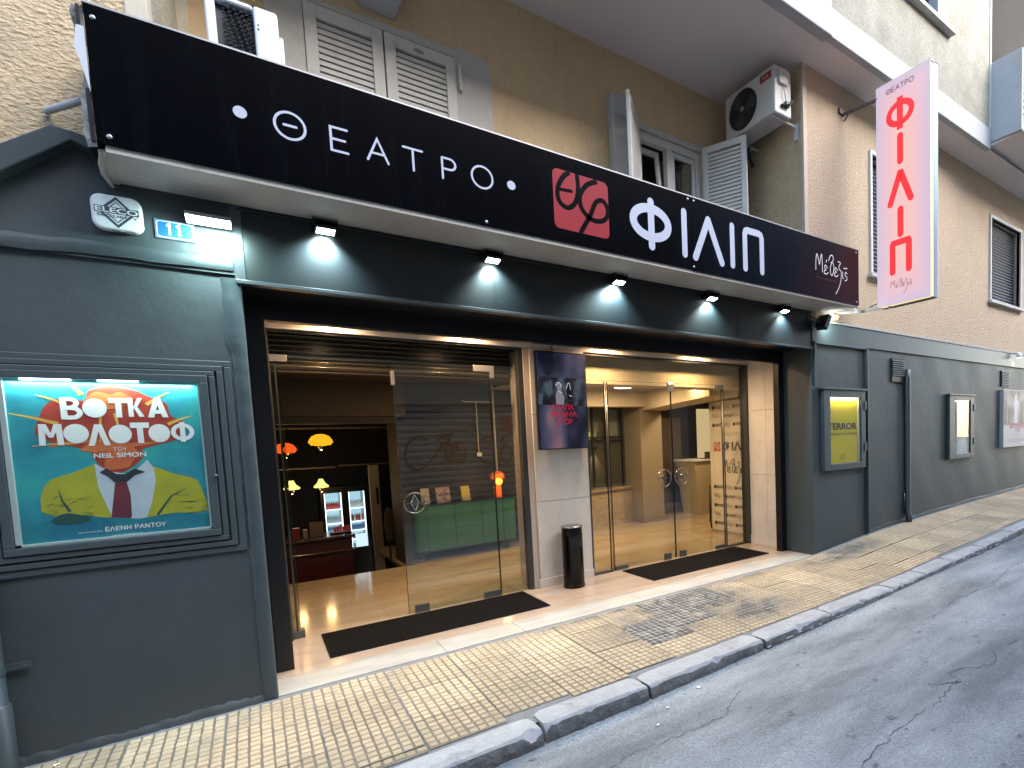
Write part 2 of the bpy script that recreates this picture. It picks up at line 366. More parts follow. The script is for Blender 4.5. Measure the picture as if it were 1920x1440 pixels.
def pad_mats():
    """yellow pavement pads and their grout, dirty where water has stood"""
    for nm, base, dirt, rv in (("yellow_paving_pad", (.415, .315, .195), (.070, .062, .055), .16), ("paving_grout", (.135, .11, .08), (.30, .275, .235), .05)):
        m = bpy.data.materials.new(nm); m.use_nodes = True; MATS[nm] = m; k = N(m); b = k.n["Principled BSDF"]
        b.inputs["Roughness"].default_value = .75
        g = k.new("ShaderNodeNewGeometry"); sp = k.new("ShaderNodeSeparateXYZ"); k.link(g.outputs["Position"], sp.inputs[0])
        def blob(cx, cy, rx_, ry_):
            a = k.new("ShaderNodeMath", operation='SUBTRACT'); k.link(sp.outputs[0], a.inputs[0]); a.inputs[1].default_value = cx
            a2 = k.new("ShaderNodeMath", operation='DIVIDE'); k.link(a.outputs[0], a2.inputs[0]); a2.inputs[1].default_value = rx_
            b_ = k.new("ShaderNodeMath", operation='SUBTRACT'); k.link(sp.outputs[1], b_.inputs[0]); b_.inputs[1].default_value = cy
            b2 = k.new("ShaderNodeMath", operation='DIVIDE'); k.link(b_.outputs[0], b2.inputs[0]); b2.inputs[1].default_value = ry_
            c_ = k.new("ShaderNodeCombineXYZ"); k.link(a2.outputs[0], c_.inputs[0]); k.link(b2.outputs[0], c_.inputs[1])
            ln = k.new("ShaderNodeVectorMath", operation='LENGTH'); k.link(c_.outputs[0], ln.inputs[0])
            mr = k.new("ShaderNodeMapRange"); k.link(ln.outputs["Value"], mr.inputs[0]); mr.inputs[1].default_value = 1.15; mr.inputs[2].default_value = .25
            return mr.outputs[0]
        bl = [blob(2.75, -.55, .75, .42), blob(3.45, -.42, .62, .46), blob(3.1, -.02, 2.3, .20), blob(3.6, -.85, .6, .3), blob(3.1, -.30, .9, .35), blob(5.9, -.25, .9, .25)]
        s_ = bl[0]
        for q in bl[1:]:
            mx = k.new("ShaderNodeMath", operation='MAXIMUM'); k.link(s_, mx.inputs[0]); k.link(q, mx.inputs[1]); s_ = mx.outputs[0]
        no = k.new("ShaderNodeTexNoise", Scale=7.0, Detail=7.0, Roughness=.7); k.link(g.outputs["Position"], no.inputs["Vector"])
        mr = k.new("ShaderNodeMapRange"); k.link(no.outputs[0], mr.inputs[0]); mr.inputs[1].default_value = .33; mr.inputs[2].default_value = .62; mr.inputs[3].default_value = .25; mr.inputs[4].default_value = 1.45
        mu = k.new("ShaderNodeMath", operation='MULTIPLY', use_clamp=True); k.link(s_, mu.inputs[0]); k.link(mr.outputs[0], mu.inputs[1])
        # general grime along the wall side and in patches
        n2 = k.new("ShaderNodeTexNoise", Scale=2.1, Detail=8.0, Roughness=.65); k.link(g.outputs["Position"], n2.inputs["Vector"])
        m2 = k.new("ShaderNodeMapRange"); k.link(n2.outputs[0], m2.inputs[0]); m2.inputs[1].default_value = .47; m2.inputs[2].default_value = .74; m2.inputs[4].default_value = .42
        ad = k.new("ShaderNodeMath", operation='MAXIMUM'); k.link(mu.outputs[0], ad.inputs[0]); k.link(m2.outputs[0], ad.inputs[1])
        # pad to pad variation from a cell noise
        n3 = k.new("ShaderNodeTexNoise", Scale=14.0, Detail=3.0, Roughness=.8); k.link(g.outputs["Position"], n3.inputs["Vector"])
        m3 = k.new("ShaderNodeMapRange"); k.link(n3.outputs[0], m3.inputs[0]); m3.inputs[1].default_value = .3; m3.inputs[2].default_value = .7; m3.inputs[3].default_value = 1 - rv; m3.inputs[4].default_value = 1 + rv
        oi = k.new("ShaderNodeObjectInfo"); m4 = k.new("ShaderNodeMapRange"); k.link(oi.outputs["Random"], m4.inputs[0]); m4.inputs[3].default_value = .80; m4.inputs[4].default_value = 1.14
        mm = k.new("ShaderNodeMath", operation='MULTIPLY'); k.link(m3.outputs[0], mm.inputs[0]); k.link(m4.outputs[0], mm.inputs[1])
        mx = k.new("ShaderNodeMix", data_type='RGBA'); mx.inputs[6].default_value = c4(base); mx.inputs[7].default_value = c4(dirt); k.link(ad.outputs[0], mx.inputs[0])
        hs = k.new("ShaderNodeHueSaturation"); k.link(mx.outputs[2], hs.inputs["Color"]); k.link(mm.outputs[0], hs.inputs["Value"]); k.link(hs.outputs[0], b.inputs["Base Color"])
        nb = k.new("ShaderNodeTexNoise", Scale=70.0, Detail=4.0); k.link(g.outputs["Position"], nb.inputs["Vector"])
        bp = k.new("ShaderNodeBump", Strength=.4, Distance=.003); k.link(nb.outputs[0], bp.inputs["Height"]); k.link(bp.outputs[0], b.inputs["Normal"])
pad_mats(); PAD = MATS["yellow_paving_pad"]; GROUT = MATS["paving_grout"]

PADD = mat("blackened_paving_pad", (.055, .052, .05), .8, col2=(.30, .25, .175), nscale=7, ndetail=8, clip=(.50, .78), fine=.3)
GROUTD = mat("pale_worn_grout", (.40, .37, .33), .8, col2=(.30, .27, .24), nscale=8)
def road_mat():
    m = bpy.data.materials.new("worn_asphalt"); m.use_nodes = True; k = N(m); b = k.n["Principled BSDF"]
    g = k.new("ShaderNodeNewGeometry"); P_ = g.outputs["Position"]
    mp = k.new("ShaderNodeMapping"); mp.inputs["Scale"].default_value = (.45, 1.6, 1); k.link(P_, mp.inputs[0])
    n1 = k.new("ShaderNodeTexNoise", Scale=1.1, Detail=9.0, Roughness=.66); k.link(mp.outputs[0], n1.inputs["Vector"])
    cr = k.new("ShaderNodeValToRGB"); k.link(n1.outputs[0], cr.inputs[0])
    e = cr.color_ramp.elements; e[0].position = .38; e[0].color = (.13, .138, .139, 1); e[1].position = .66; e[1].color = (.33, .342, .338, 1)
    x = cr.color_ramp.elements.new(.5); x.color = (.215, .226, .226, 1)
    n2 = k.new("ShaderNodeTexNoise", Scale=75.0, Detail=6.0, Roughness=.85); k.link(P_, n2.inputs["Vector"])
    r2 = k.new("ShaderNodeMapRange"); k.link(n2.outputs[0], r2.inputs[0]); r2.inputs[1].default_value = .3; r2.inputs[2].default_value = .7; r2.inputs[3].default_value = .45; r2.inputs[4].default_value = 1.6
    # aggregate showing through: bright flecks
    vo = k.new("ShaderNodeTexVoronoi", Scale=95.0); k.link(P_, vo.inputs["Vector"])
    vr = k.new("ShaderNodeMapRange"); k.link(vo.outputs[0], vr.inputs[0]); vr.inputs[1].default_value = .32; vr.inputs[2].default_value = .10; vr.inputs[3].default_value = 0; vr.inputs[4].default_value = .55
    n5 = k.new("ShaderNodeTexNoise", Scale=1.0, Detail=6.0, Roughness=.7); k.link(mp.outputs[0], n5.inputs["Vector"])
    r5 = k.new("ShaderNodeMapRange"); k.link(n5.outputs[0], r5.inputs[0]); r5.inputs[1].default_value = .48; r5.inputs[2].default_value = .62
    fm = k.new("ShaderNodeMath", operation='MULTIPLY'); k.link(vr.outputs[0], fm.inputs[0]); k.link(r5.outputs[0], fm.inputs[1])
    hs = k.new("ShaderNodeHueSaturation"); k.link(cr.outputs[0], hs.inputs["Color"]); k.link(r2.outputs[0], hs.inputs["Value"])
    mx = k.new("ShaderNodeMix", data_type='RGBA'); k.link(fm.outputs[0], mx.inputs[0]); k.link(hs.outputs[0], mx.inputs[6]); mx.inputs[7].default_value = (.45, .46, .48, 1)
    # dark oil spots
    n6 = k.new("ShaderNodeTexNoise", Scale=5.5, Detail=3.0, Roughness=.6); k.link(P_, n6.inputs["Vector"])
    r6 = k.new("ShaderNodeMapRange"); k.link(n6.outputs[0], r6.inputs[0]); r6.inputs[1].default_value = .70; r6.inputs[2].default_value = .76; r6.inputs[4].default_value = .6
    mx2 = k.new("ShaderNodeMix", data_type='RGBA'); k.link(r6.outputs[0], mx2.inputs[0]); k.link(mx.outputs[2], mx2.inputs[6]); mx2.inputs[7].default_value = (.05, .052, .056, 1)
    k.link(mx2.outputs[2], b.inputs["Base Color"]); b.inputs["Roughness"].default_value = .8
    bp = k.new("ShaderNodeBump", Strength=.7, Distance=.006); k.link(n2.outputs[0], bp.inputs["Height"]); k.link(bp.outputs[0], b.inputs["Normal"])
    return m
ASPH = road_mat()
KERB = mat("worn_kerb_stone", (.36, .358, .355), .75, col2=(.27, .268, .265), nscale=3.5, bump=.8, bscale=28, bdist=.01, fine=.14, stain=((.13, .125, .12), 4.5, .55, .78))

KFACE = mat("shaded_grimy_kerb_face", (.15, .148, .15), .85, col2=(.075, .072, .072), nscale=9, bump=1.0, bscale=30, bdist=.015, fine=.25, stain=((.30, .30, .31), 7, .62, .75))  # darker than the kerb top: shade painted into the face, with some grime

# ================================================================ ground heights
ZW = [(-6, -.05), (-1.1, -.015), (0, 0), (5.7, 0.0), (6.8, .125), (8.0, .172), (9.8, .23), (12.7, .291), (40, .9)]
ZK = [(-6, -.06), (0.6, -.02), (1.5, -.025), (2.4, -.03), (5.1, -.045), (6.5, -.005), (8.8, .07), (12.7, .18), (40, .75)]
ZF = [(-6, -.15), (0.9, -.125), (2.2, -.12), (3.2, -.095), (4.8, -.09), (6.5, -.052), (8.8, -.02), (12.7, .09), (40, .66)]
def yk(x): return -1.47 + .026 * (x - .7)
def zs(x, y):
    t = max(0, min(1.0, y / yk(x))); return smooth_interp(x, ZW) * (1 - t) + smooth_interp(x, ZK) * t
def zf(x, y):
    yy = yk(x) - y
    return smooth_interp(x, ZF) + .012 * yy * (1 if yy < 2 else max(-.3, (4 - yy) / 2)) + .006 * math.sin(x * 1.7 + y) + .004 * math.sin(y * 3.1 - x * .8)

# ---- ground and road
g = MB(); g.quad((-200, -200, -1.6), (200, -200, -1.6), (200, 200, -1.6), (-200, 200, -1.6)); ground = g.obj("ground", mat("dark_earth", (.12, .11, .10), .9), kind="structure")
rd = MB(); XS = [-6 + i * .1 for i in range(0, 201)] + [14.5 + i * .8 for i in range(0, 34)]
rd.grid(lambda a, b: (lambda x: (lambda y: (x, y, zf(x, y)))(yk(x) + .03 - b * (5.55 - (-1.47 - yk(x)))))(XS[round(a * (len(XS) - 1))]), len(XS) - 1, 50)
road = rd.obj("road", ASPH, kind="structure", smooth=True)
# crack, patches and flecks lying on the road
CRK = mat("crack_dark", (.06, .062, .064), .95)
def road_ribbon(pts, w, m, name, lift=.003, wob=.02, parent=None):
    out = []
    for (a, b) in zip(pts, pts[1:]):
        n = max(2, int(math.dist(a, b) / .04))
        for i in range(n):
            t = i / n; out.append((a[0] + (b[0]-a[0])*t + random.uniform(-wob, wob), a[1] + (b[1]-a[1])*t + random.uniform(-wob, wob)))
    mb = MB(); vs_ = []
    for i, (x, y) in enumerate(out):
        a = out[max(0, i-1)]; b = out[min(len(out)-1, i+1)]; t = Vector((b[0]-a[0], b[1]-a[1])).normalized(); ww = w * random.uniform(.25, 1.2) / 2
        for sgn in (-1, 1):
            px, py = x - t.y * ww * sgn, y + t.x * ww * sgn; vs_.append((px, py, zf(px, py) + lift))
    mb.add(vs_, [(2*i, 2*i+1, 2*i+3, 2*i+2) for i in range(len(out)-1)])
    o = mb.obj(name, m, parent, fixn=False); o["kind"] = "stuff"; return o
road_ribbon([(1.6, -3.05), (2.0, -2.80), (2.3, -2.69), (2.7, -2.65), (3.05, -2.66), (3.53, -2.62), (3.65, -2.50), (3.95, -2.66), (4.3, -2.55), (4.9, -2.66), (6.0, -2.7), (7.5, -2.8), (9.5, -2.7)], .0055, CRK, "road_crack", parent=road)
road_ribbon([(3.53, -2.62), (3.38, -2.52), (3.3, -2.55)], .010, CRK, "road_crack", parent=road)
road_ribbon([(4.6, -1.95), (5.2, -1.88), (5.9, -1.93), (6.8, -1.80), (8.5, -1.85)], .006, CRK, "road_crack", parent=road)
road_ribbon([(.9, -1.95), (1.5, -1.85), (2.1, -1.9), (2.5, -1.72)], .004, CRK, "road_crack", parent=road)
sp = MB()
for i in range(150):
    x = random.uniform(.8, 9); y = random.uniform(-4.2, yk(x) - .05); r = random.uniform(.006, .02) * (1.5 if random.random() < .12 else 1); ph = random.uniform(0, 6.28)
    n = 8; sp.add([(x + r*math.cos(a)*random.uniform(.7, 1.5), y + r*math.sin(a)*random.uniform(.5, .9), zf(x, y) + .0035) for a in [ph + 6.283*k/n for k in range(n)]], [tuple(range(n))])
o = sp.obj("gum_spot", mat("old_gum_and_oil", (.10, .10, .105), .8, col2=(.17, .17, .17), nscale=3), road); o["kind"] = "stuff"
sp = MB()
for i in range(420):
    x = random.uniform(.8, 10); y = random.uniform(-4.2, yk(x) - .03); r = random.uniform(.002, .005)
    z = zf(x, y) + .001; sp.add([(x-r, y-r, z), (x+r, y-r*.6, z), (x+.2*r, y+r, z), (x, y, z + r*1.3)], [(0,1,3),(1,2,3),(2,0,3)])
o = sp.obj("grit", mat("pale_grit", (.5, .5, .5), .8), road); o["kind"] = "stuff"

gm = MB()
for i in range(2600):
    x = random.uniform(.7, 11); y = yk(x) - .012 - abs(random.gauss(0, .05)); r = random.uniform(.0015, .0045); z = zf(x, y) + .0005
    gm.add([(x-r, y-r, z), (x+r, y-r*.6, z), (x+.2*r, y+r, z), (x, y, z + r*1.2)], [(0,1,3),(1,2,3),(2,0,3)])
o = gm.obj("gutter_grit", mat("dark_gutter_grit", (.14, .125, .105), .95, col2=(.32, .30, .27), nscale=60), road); o["kind"] = "stuff"
# ---- pavement: mortar sheet, slabs, kerb stones
pv = MB()
pv.grid(lambda a, b: (lambda x: (lambda y: (x, y, zs(x, y) - .008))(.003 + (yk(x) - .003 + .10) * b))(XS[round(a * (len(XS) - 1))]), len(XS) - 1, 8)
pave = pv.obj("pavement", MORTAR, kind="structure")
def slab_mesh(seed, nu=8, nv=8, clip=None):
    rnd = random.Random(seed); mb = MB(); W = .43; p = W / 8
    for j in range(nv):
        for i in range(nu):
            cx, cy = (i + .5) * p + rnd.uniform(-.0015, .0015), -(j + .5) * p + rnd.uniform(-.0015, .0015)
            hw, hh = p * .425 + rnd.uniform(-.0012, .001), p * .415 + rnd.uniform(-.0012, .001); z = rnd.uniform(-.0018, .0008); s_ = .0035
            ylo = cy - hh
            if clip is not None:
                ylo = max(ylo, clip(cx))
                if cy + hh - ylo < .014: continue
            t = [(cx-hw+s_, ylo+s_, z), (cx+hw-s_, ylo+s_, z), (cx+hw-s_, cy+hh-s_, z), (cx-hw+s_, cy+hh-s_, z)]
            b = [(cx-hw, ylo, -.0055), (cx+hw, ylo, -.0055), (cx+hw, cy+hh, -.0055), (cx-hw, cy+hh, -.0055)]
            mb.add(t + b, [(0,1,2,3),(0,4,5,1),(1,5,6,2),(2,6,7,3),(3,7,4,0)])
    npads = len(mb.f)
    yb = -nv*p+.002 if clip is None else max(-nv*p+.002, min(clip(.05), clip(.38)))
    mb.add([(.002, -.002, -.0045), (W-.002, -.002, -.0045), (W-.002, yb, -.0045), (.002, yb, -.0045)], [(0,1,2,3)])
    me = bpy.data.meshes.new("paving_slab"); me.from_pydata(mb.v, [], mb.f); me.materials.append(PAD); me.materials.append(GROUT)
    for i, pl in enumerate(me.polygons): pl.material_index = 1 if i >= npads else 0
    return me
full = [slab_mesh(i) for i in range(6)]; short = [slab_mesh(50 + i, nv=5) for i in range(4)]; tiny = [slab_mesh(90 + i, nv=3) for i in range(3)]
W = .433
def put_slab(me, x, y, h):
    o = bpy.data.objects.new("paving_slab", me); COL.objects.link(o)
    p0 = Vector((x, y, zs(x, y))); px = Vector((x + .42, y, zs(x + .42, y))); py = Vector((x, y - .3, zs(x, y - .3)))
    ex = (px - p0).normalized(); ez = ex.cross((p0 - py).normalized()).normalized(); ey = ez.cross(ex)
    o.matrix_world = Matrix.Translation(p0 + Vector((0, 0, random.uniform(-.0025, .0015)))) @ Matrix((ex, ey, ez)).transposed().to_4x4() @ Matrix.Rotation(random.uniform(-.006, .006), 4, 'Z') @ Matrix.Rotation(random.uniform(-.006, .006), 4, 'X')
    if any(abs(x + .215 - a_) < b_ and abs(y - .215 - c_) < d_ for a_, b_, c_, d_ in ((2.72, .30, -.62, .22), (3.30, .30, -.38, .22), (3.1, .75, -.1, .17))):
        o.data = me.copy(); o.data.materials[0] = PADD; o.data.materials[1] = GROUTD
    o.parent = pave; return o
c = 0
for i in range(-4, 66):
    x = .197 + W * i + (0 if i < 6 else 0); wall_gap = .055
    y = -wall_gap
    first = short[i % 4] if i % 2 == 0 else full[i % 6]; fl = 5 if i % 2 == 0 else 8
    if i > 13: first, fl = full[i % 6], 8
    put_slab(first, x, y, fl); y -= fl * .43 / 8 + .004
    limf = lambda xx: yk(xx) + .215
    while y - .43 > limf(x + .2): put_slab(random.choice(full), x, y, 8); y -= .434
    if y - limf(x + .2) > .05:
        y0_ = y; put_slab(slab_mesh(1000 + i, clip=lambda cx: limf(x + cx) - y0_), x, y, 8)
joints = [-3.4, -2.5, -1.6, -.75, .28, 1.19, 1.93, 3.08, 4.0, 5.1, 5.8, 6.5, 7.4, 8.5, 9.5, 10.4, 11.4, 12.4, 13.4, 14.4, 15.4, 16.4, 17.4, 18.5, 19.5, 20.5]
for q, (a, b) in enumerate(zip(joints, joints[1:])):
    rnd = random.Random(q * 13 + 5); nx = 22; dz = rnd.uniform(-.006, .006); dyy = rnd.uniform(-.012, .008); wid = .185
    ring = []
    for i in range(nx + 1):
        x = a + .012 + (b - a - .024) * i / nx; yo = yk(x) + dyy * (i / nx - .5) * 2
        e = min(i, nx - i) / nx; rd_ = .016 * max(0, 1 - e * 16) ** 1.5
        ch = .010 + .014 * max(0, math.sin(x * 9 + q)) * rnd.random() + (rnd.uniform(0, .03) if rnd.random() < .16 else 0)
        zt = zs(x, yo) + dz + .008 - rd_ * .5
        prof = [(yo + wid - rd_, zt - .05), (yo + wid - rd_ - .006, zt - .002), (yo + wid * .55, zt + .001 + rnd.uniform(-.002, .002)), (yo + ch + .006, zt + rnd.uniform(-.0025, .0015)), (yo + .004, zt - ch - .002),
                (yo - .003 + rnd.uniform(-.006, .004), zt - .05), (yo - .004 + rnd.uniform(-.008, .004), (zt + zf(x, yo)) / 2 - .02), (yo - .002 + rnd.uniform(-.005, .004), zf(x, yo) - .04)]
        ring.append([(x, y, z) for y, z in prof])
    mb = MB(); m_ = len(ring[0]); mb.add([p for r_ in ring for p in r_], [(i*m_+j, (i+1)*m_+j, (i+1)*m_+j+1, i*m_+j+1) for i in range(nx) for j in range(m_-1)] + [tuple(range(m_)), tuple(range(nx*m_, (nx+1)*m_))])
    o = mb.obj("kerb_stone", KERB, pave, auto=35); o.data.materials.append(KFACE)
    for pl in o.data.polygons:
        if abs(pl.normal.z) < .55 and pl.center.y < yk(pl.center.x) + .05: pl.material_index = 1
lit = mat("litter_paper", (.75, .74, .70), .8)
for i, (x, y, lb) in enumerate([(2.27, -1.53, "crumpled white scrap in the gutter below the worn patch of paving"), (1.95, -1.60, "flat white paper scrap on the road in front of the kerb"), (1.78, -1.72, "small white paper scrap farther out on the road"), (-.93, -.13, "white scrap at the foot of the drainpipe on the left")]):
    mb = MB(); rnd = random.Random(i); r = .009 if i != 0 else .014; z = zf(x, y) if y < -1.4 else zs(x, y)
    mb.grid(lambda a, b: (x + (a - .5) * 2 * r + rnd.uniform(-.003, .003), y + (b - .5) * 1.6 * r + rnd.uniform(-.003, .003), z + .003 + rnd.uniform(0, .008)), 4, 4)
    tag(mb.obj("paper_scrap", lit), lb, "litter", "litter in the gutter")

# ================================================================ theatre building
bld = thing("theatre_building", "theatre frontage with dark grey ground floor and tan rendered storeys with white shutters above", "building", (0, 0, 0))
def part(mb, name, m, parent=bld, **kw): return mb.obj(name, m, parent, **kw)
# --- left grey wall (with recess for the big case), its bands and the sloping ledge
def holed_wall(x0, x1, z0, z1, holes, y, depth):
    """wall face at y with rectangular holes, as quads; sides of holes go back"""
    mb = MB(); xs = sorted({x0, x1} | {h[0] for h in holes} | {h[1] for h in holes}); zz = sorted({z0, z1} | {h[2] for h in holes} | {h[3] for h in holes})
    for i in range(len(xs)-1):
        for j in range(len(zz)-1):
            cx, cz = (xs[i]+xs[i+1])/2, (zz[j]+zz[j+1])/2
            if any(h[0] < cx < h[1] and h[2] < cz < h[3] for h in holes): continue
            mb.quad((xs[i], y, zz[j]), (xs[i+1], y, zz[j]), (xs[i+1], y, zz[j+1]), (xs[i], y, zz[j+1]))
    for h in holes:
        a, b, c_, d = h
        mb.quad((a, y, c_), (b, y, c_), (b, y+depth, c_), (a, y+depth, c_)); mb.quad((a, y, d), (b, y, d), (b, y+depth, d), (a, y+depth, d))
        mb.quad((a, y, c_), (a, y, d), (a, y+depth, d), (a, y+depth, c_)); mb.quad((b, y, c_), (b, y, d), (b, y+depth, d), (b, y+depth, c_))
    return mb
# grey left wall: slightly wavy
def wavy(x0, x1, z0, z1, nx, nz, y=0.0, amp=.004, seed=0):
    def f(a, b):
        x = x0 + (x1-x0)*a; z = z0 + (z1-z0)*b
        edge = min(1, 6*min(a, 1-a))
        return (x, y + edge * amp * (math.sin(x*3.1+seed) * math.cos(z*2.3+seed*2) + .5*math.sin(x*7.7+z*5.1+seed)), z)
    return f
mb = MB(); mb.grid(wavy(-4.5, .02, -.3, 2.64, 60, 30), 60, 30); part(mb, "left_wall", GREY, smooth=True)
mb = MB(); mb.quad((.02, 0, -.3), (.02, .9, -.3), (.02, .9, 3.05), (.02, 0, 3.05)); part(mb, "left_return_wall", BLACK)
mb = MB(); mb.prism([(-1.47, 2.64), (.02, 2.64), (.02, 3.08), (-.49, 3.08), (-.49, 3.225), (-.695, 3.255)], P_wall(0), -.05, .018); part(mb, "upper_band", GREY)
# horizontal ridge under the band (a string course that stops short of the corner)
mb = MB(); rnd = random.Random(2)
pr = [(-.019, 2.722), (-.028, 2.712), (-.032, 2.69), (-.032, 2.662), (-.028, 2.645), (-.004, 2.648)]
nx = 60; ring = [[(-4.5 + 4.49 * i / nx, y + rnd.uniform(-.003, .003), z + rnd.uniform(-.004, .004) + (.012 if i > 50 else 0)) for y, z in pr] for i in range(nx + 1)]
mb.add([p for r_ in ring for p in r_], [(i*6+j, (i+1)*6+j, (i+1)*6+j+1, i*6+j+1) for i in range(nx) for j in range(5)] + [tuple(range(6)), tuple(range(nx*6, nx*6+6))]); part(mb, "string_course", GREY, auto=60)
# raised irregular edge strip at the corner by the black frame
mb = MB(); rnd = random.Random(4); nz = 70; ring = []
for i in range(nz + 1):
    z = 2.62 * i / nz; w_ = .055 + rnd.uniform(-.004, .004) + (.02 if z > 2.2 else 0)
    ring.append([(-w_, -.003, z), (-w_ + .01, -.014 + rnd.uniform(-.004, .003), z), (.012, -.016 + rnd.uniform(-.004, .004), z), (.024, -.006, z), (.024, .06, z)])
mb.add([p for r_ in ring for p in r_], [(i*5+j, (i+1)*5+j, (i+1)*5+j+1, i*5+j+1) for i in range(nz) for j in range(4)]); part(mb, "corner_strip", GREYTRIM, auto=60)
# rough lumps at the foot of the left wall
mb = MB(); rnd = random.Random(11); ring = []
for i in range(161):
    x = -4.4 + 4.42 * i / 160; h_ = .03 + .015*abs(math.sin(x*5)) + rnd.uniform(-.008, .01); b_ = -.009 - rnd.uniform(0, .010)
    ring.append([(x, -.001, zs(x, 0) + h_), (x, b_*.5, zs(x, 0) + h_*.75), (x, b_, zs(x, 0) + h_*.35), (x, b_*1.3, zs(x, 0) - .02)])
mb.add([p for r_ in ring for p in r_], [(i*4+j, (i+1)*4+j, (i+1)*4+j+1, i*4+j+1) for i in range(160) for j in range(3)]); part(mb, "wall_foot_render", GREY, smooth=True)
# sloping ledge top left
mb = MB()
A = [(-2.6, 2.14), (-.715, 3.245), (-.52, 3.21)]; B = [(-2.6, 1.95), (-.62, 3.20)]
pts = [(-1.9, 2.20 + .32), (-.70, 3.275), (-.52, 3.235), (-.52, 3.17), (-.60, 3.20), (-1.9, 2.05 + .18)]
pts = [(-2.3, 1.98), (-.70, 3.275), (-.50, 3.24), (-.50, 3.16), (-.64, 3.215), (-2.3, 1.72)]
mb.prism([(-1.6, 2.54), (-.695, 3.262), (-.50, 3.232), (-.50, 3.15), (-.628, 3.205), (-1.6, 2.36)], P_wall(0), 0.0, .10)
part(mb, "sloping_ledge", GREYTRIM, bevel=.006)
# --- rough tan wall upper left and its corner
mb = MB(); mb.quad((-4.5, -.004, 2.64), (-.379, -.004, 2.64), (-.379, -.004, 9.0), (-4.5, -.004, 9.0)); part(mb, "rough_upper_wall", TANR)
mb = MB(); mb.hexa([(-.379, -.012, 3.2), (-.284, -.012, 3.2), (-.27, .05, 3.2), (-.379, .05, 3.2)], [(-.379, -.012, 9), (-.284, -.012, 9), (-.27, .05, 9), (-.379, .05, 9)]); part(mb, "corner_trim", CREAM, bevel=.006)
mb = MB(); mb.quad((-.278, .03, 3.0), (-.20, 1.12, 3.0), (-.20, 1.12, 5.956), (-.278, .03, 5.956)); part(mb, "left_recess_side_wall", mat("rough_pale_render", (.40, .36, .28), .9, col2=(.34, .30, .23), nscale=3, bump=.9, bscale=40, bdist=.02, fine=.15))
mb = MB(); mb.box(-.215, -.141, 1.06, 1.12, 3.0, 5.956); part(mb, "corner_trim", CREAM)
# --- recessed first floor wall with two window openings
WL = (.585, 1.80, 4.0, 5.205); WR = (3.90, 4.93, 4.2, 5.21)
mb = holed_wall(-.3, 5.7, 3.0, 5.98, [WL, WR], 1.10, .16); part(mb, "recessed_upper_wall", TAN)
mb = MB(); mb.box(-.3, 6.0, 1.0, 1.2, 2.9, 3.06); mb.quad((-.5, -.40, 3.72), (6.0, -.40, 3.72), (6.0, 1.1, 3.72), (-.5, 1.1, 3.72)); part(mb, "canopy_roof", mat("bituminous_roof", (.10, .10, .10), .9))
# pale painted surround of the left window: ragged edge
rnd = random.Random(8)
edge = [(-.02 + .33 + .02, 4.0)]
outl = [(.33, 4.0), (.33, 5.19)] + [(.36 + i * .075, 5.225 + .0035 * i + rnd.uniform(-.006, .006)) for i in range(1, 22)] + [(2.08, 5.285), (2.135, 5.24), (2.145, 5.1), (2.15, 4.0)]
mb = MB()
for (a, b) in zip(outl[1:-1], outl[2:]):
    if b[0] > a[0] + .01 and a[0] < 2.1: mb.poly([(a[0], max(5.205, 4.0)), (b[0], 5.205), b, a], P_wall(1.1), .006)
mb.poly([(.33, 4.0), (.585, 4.0), (.585, 5.205), (.33, 5.205)], P_wall(1.1), .006); mb.poly([(1.80, 4.0), (2.15, 4.0), (2.145, 5.1), (2.135, 5.205), (1.80, 5.205)], P_wall(1.1), .006)
part(mb, "window_surround", PATCHP)
def shutter(P, u0, u1, v0, v1, dd, m, fr=.09, pitch=.052, thick=.038, mid=None):
    """louvred shutter in plane P: frame (part) with slats (sub-parts)"""
    mb = MB()
    def bx(a, b, c_, d, e0, e1):
        q = [(a, c_), (b, c_), (b, d), (a, d)]; mb.add([P(u, v, e0) for u, v in q] + [P(u, v, e1) for u, v in q], [(3,2,1,0),(4,5,6,7),(0,1,5,4),(1,2,6,5),(2,3,7,6),(3,0,4,7)])
    bx(u0, u0+fr, v0, v1, dd, dd+thick); bx(u1-fr, u1, v0, v1, dd, dd+thick); bx(u0+fr, u1-fr, v1-fr*1.15, v1, dd, dd+thick); bx(u0+fr, u1-fr, v0, v0+fr, dd, dd+thick)
    f = part(mb, "shutter", m, bevel=.003, seg=1)
    v = v0 + fr + pitch * .9; ws = None; k = 0
    sm = None
    while v < v1 - fr*1.15 - .01:
        if sm is None:
            mb2 = MB(); a, b = u0+fr-.002, u1-fr+.002
            q = [P(a, v-pitch*.96, dd+.016), P(b, v-pitch*.96, dd+.016), P(b, v-pitch*.96, dd+thick-.008), P(a, v-pitch*.96, dd+thick-.008)]
            q2 = [P(a, v-pitch*.1, dd+.004), P(b, v-pitch*.1, dd+.004), P(b, v-pitch*.1, dd+thick-.022), P(a, v-pitch*.1, dd+thick-.022)]
            mb2.hexa(q, q2); sm = mb2.obj("slat", m, f); base = v
        else:
            copy_part(sm, f, (0, 0, v - base))
        v += pitch
    return f
shutter(P_wall(1.10), .59, 1.178, 4.05, 5.20, -.03, SHUTG, pitch=.05); shutter(P_wall(1.10), 1.19, 1.80, 4.05, 5.20, -.03, SHUTG, pitch=.05)
mb = MB(); mb.tube([(1.835, 1.07, 4.90), (1.835, 1.07, 5.14)], .016, 8); mb.tube([(1.835, 1.07, 5.0), (1.82, 1.05, 4.96)], .012, 6); part(mb, "shutter_hinge", SHUTG)
mb = MB(); mb.disc(1.475, 5.135, .045, .022, P_wall(1.1), .009, 16); part(mb, "shutter_badge", mat("badge_grey", (.25, .24, .22), .6))
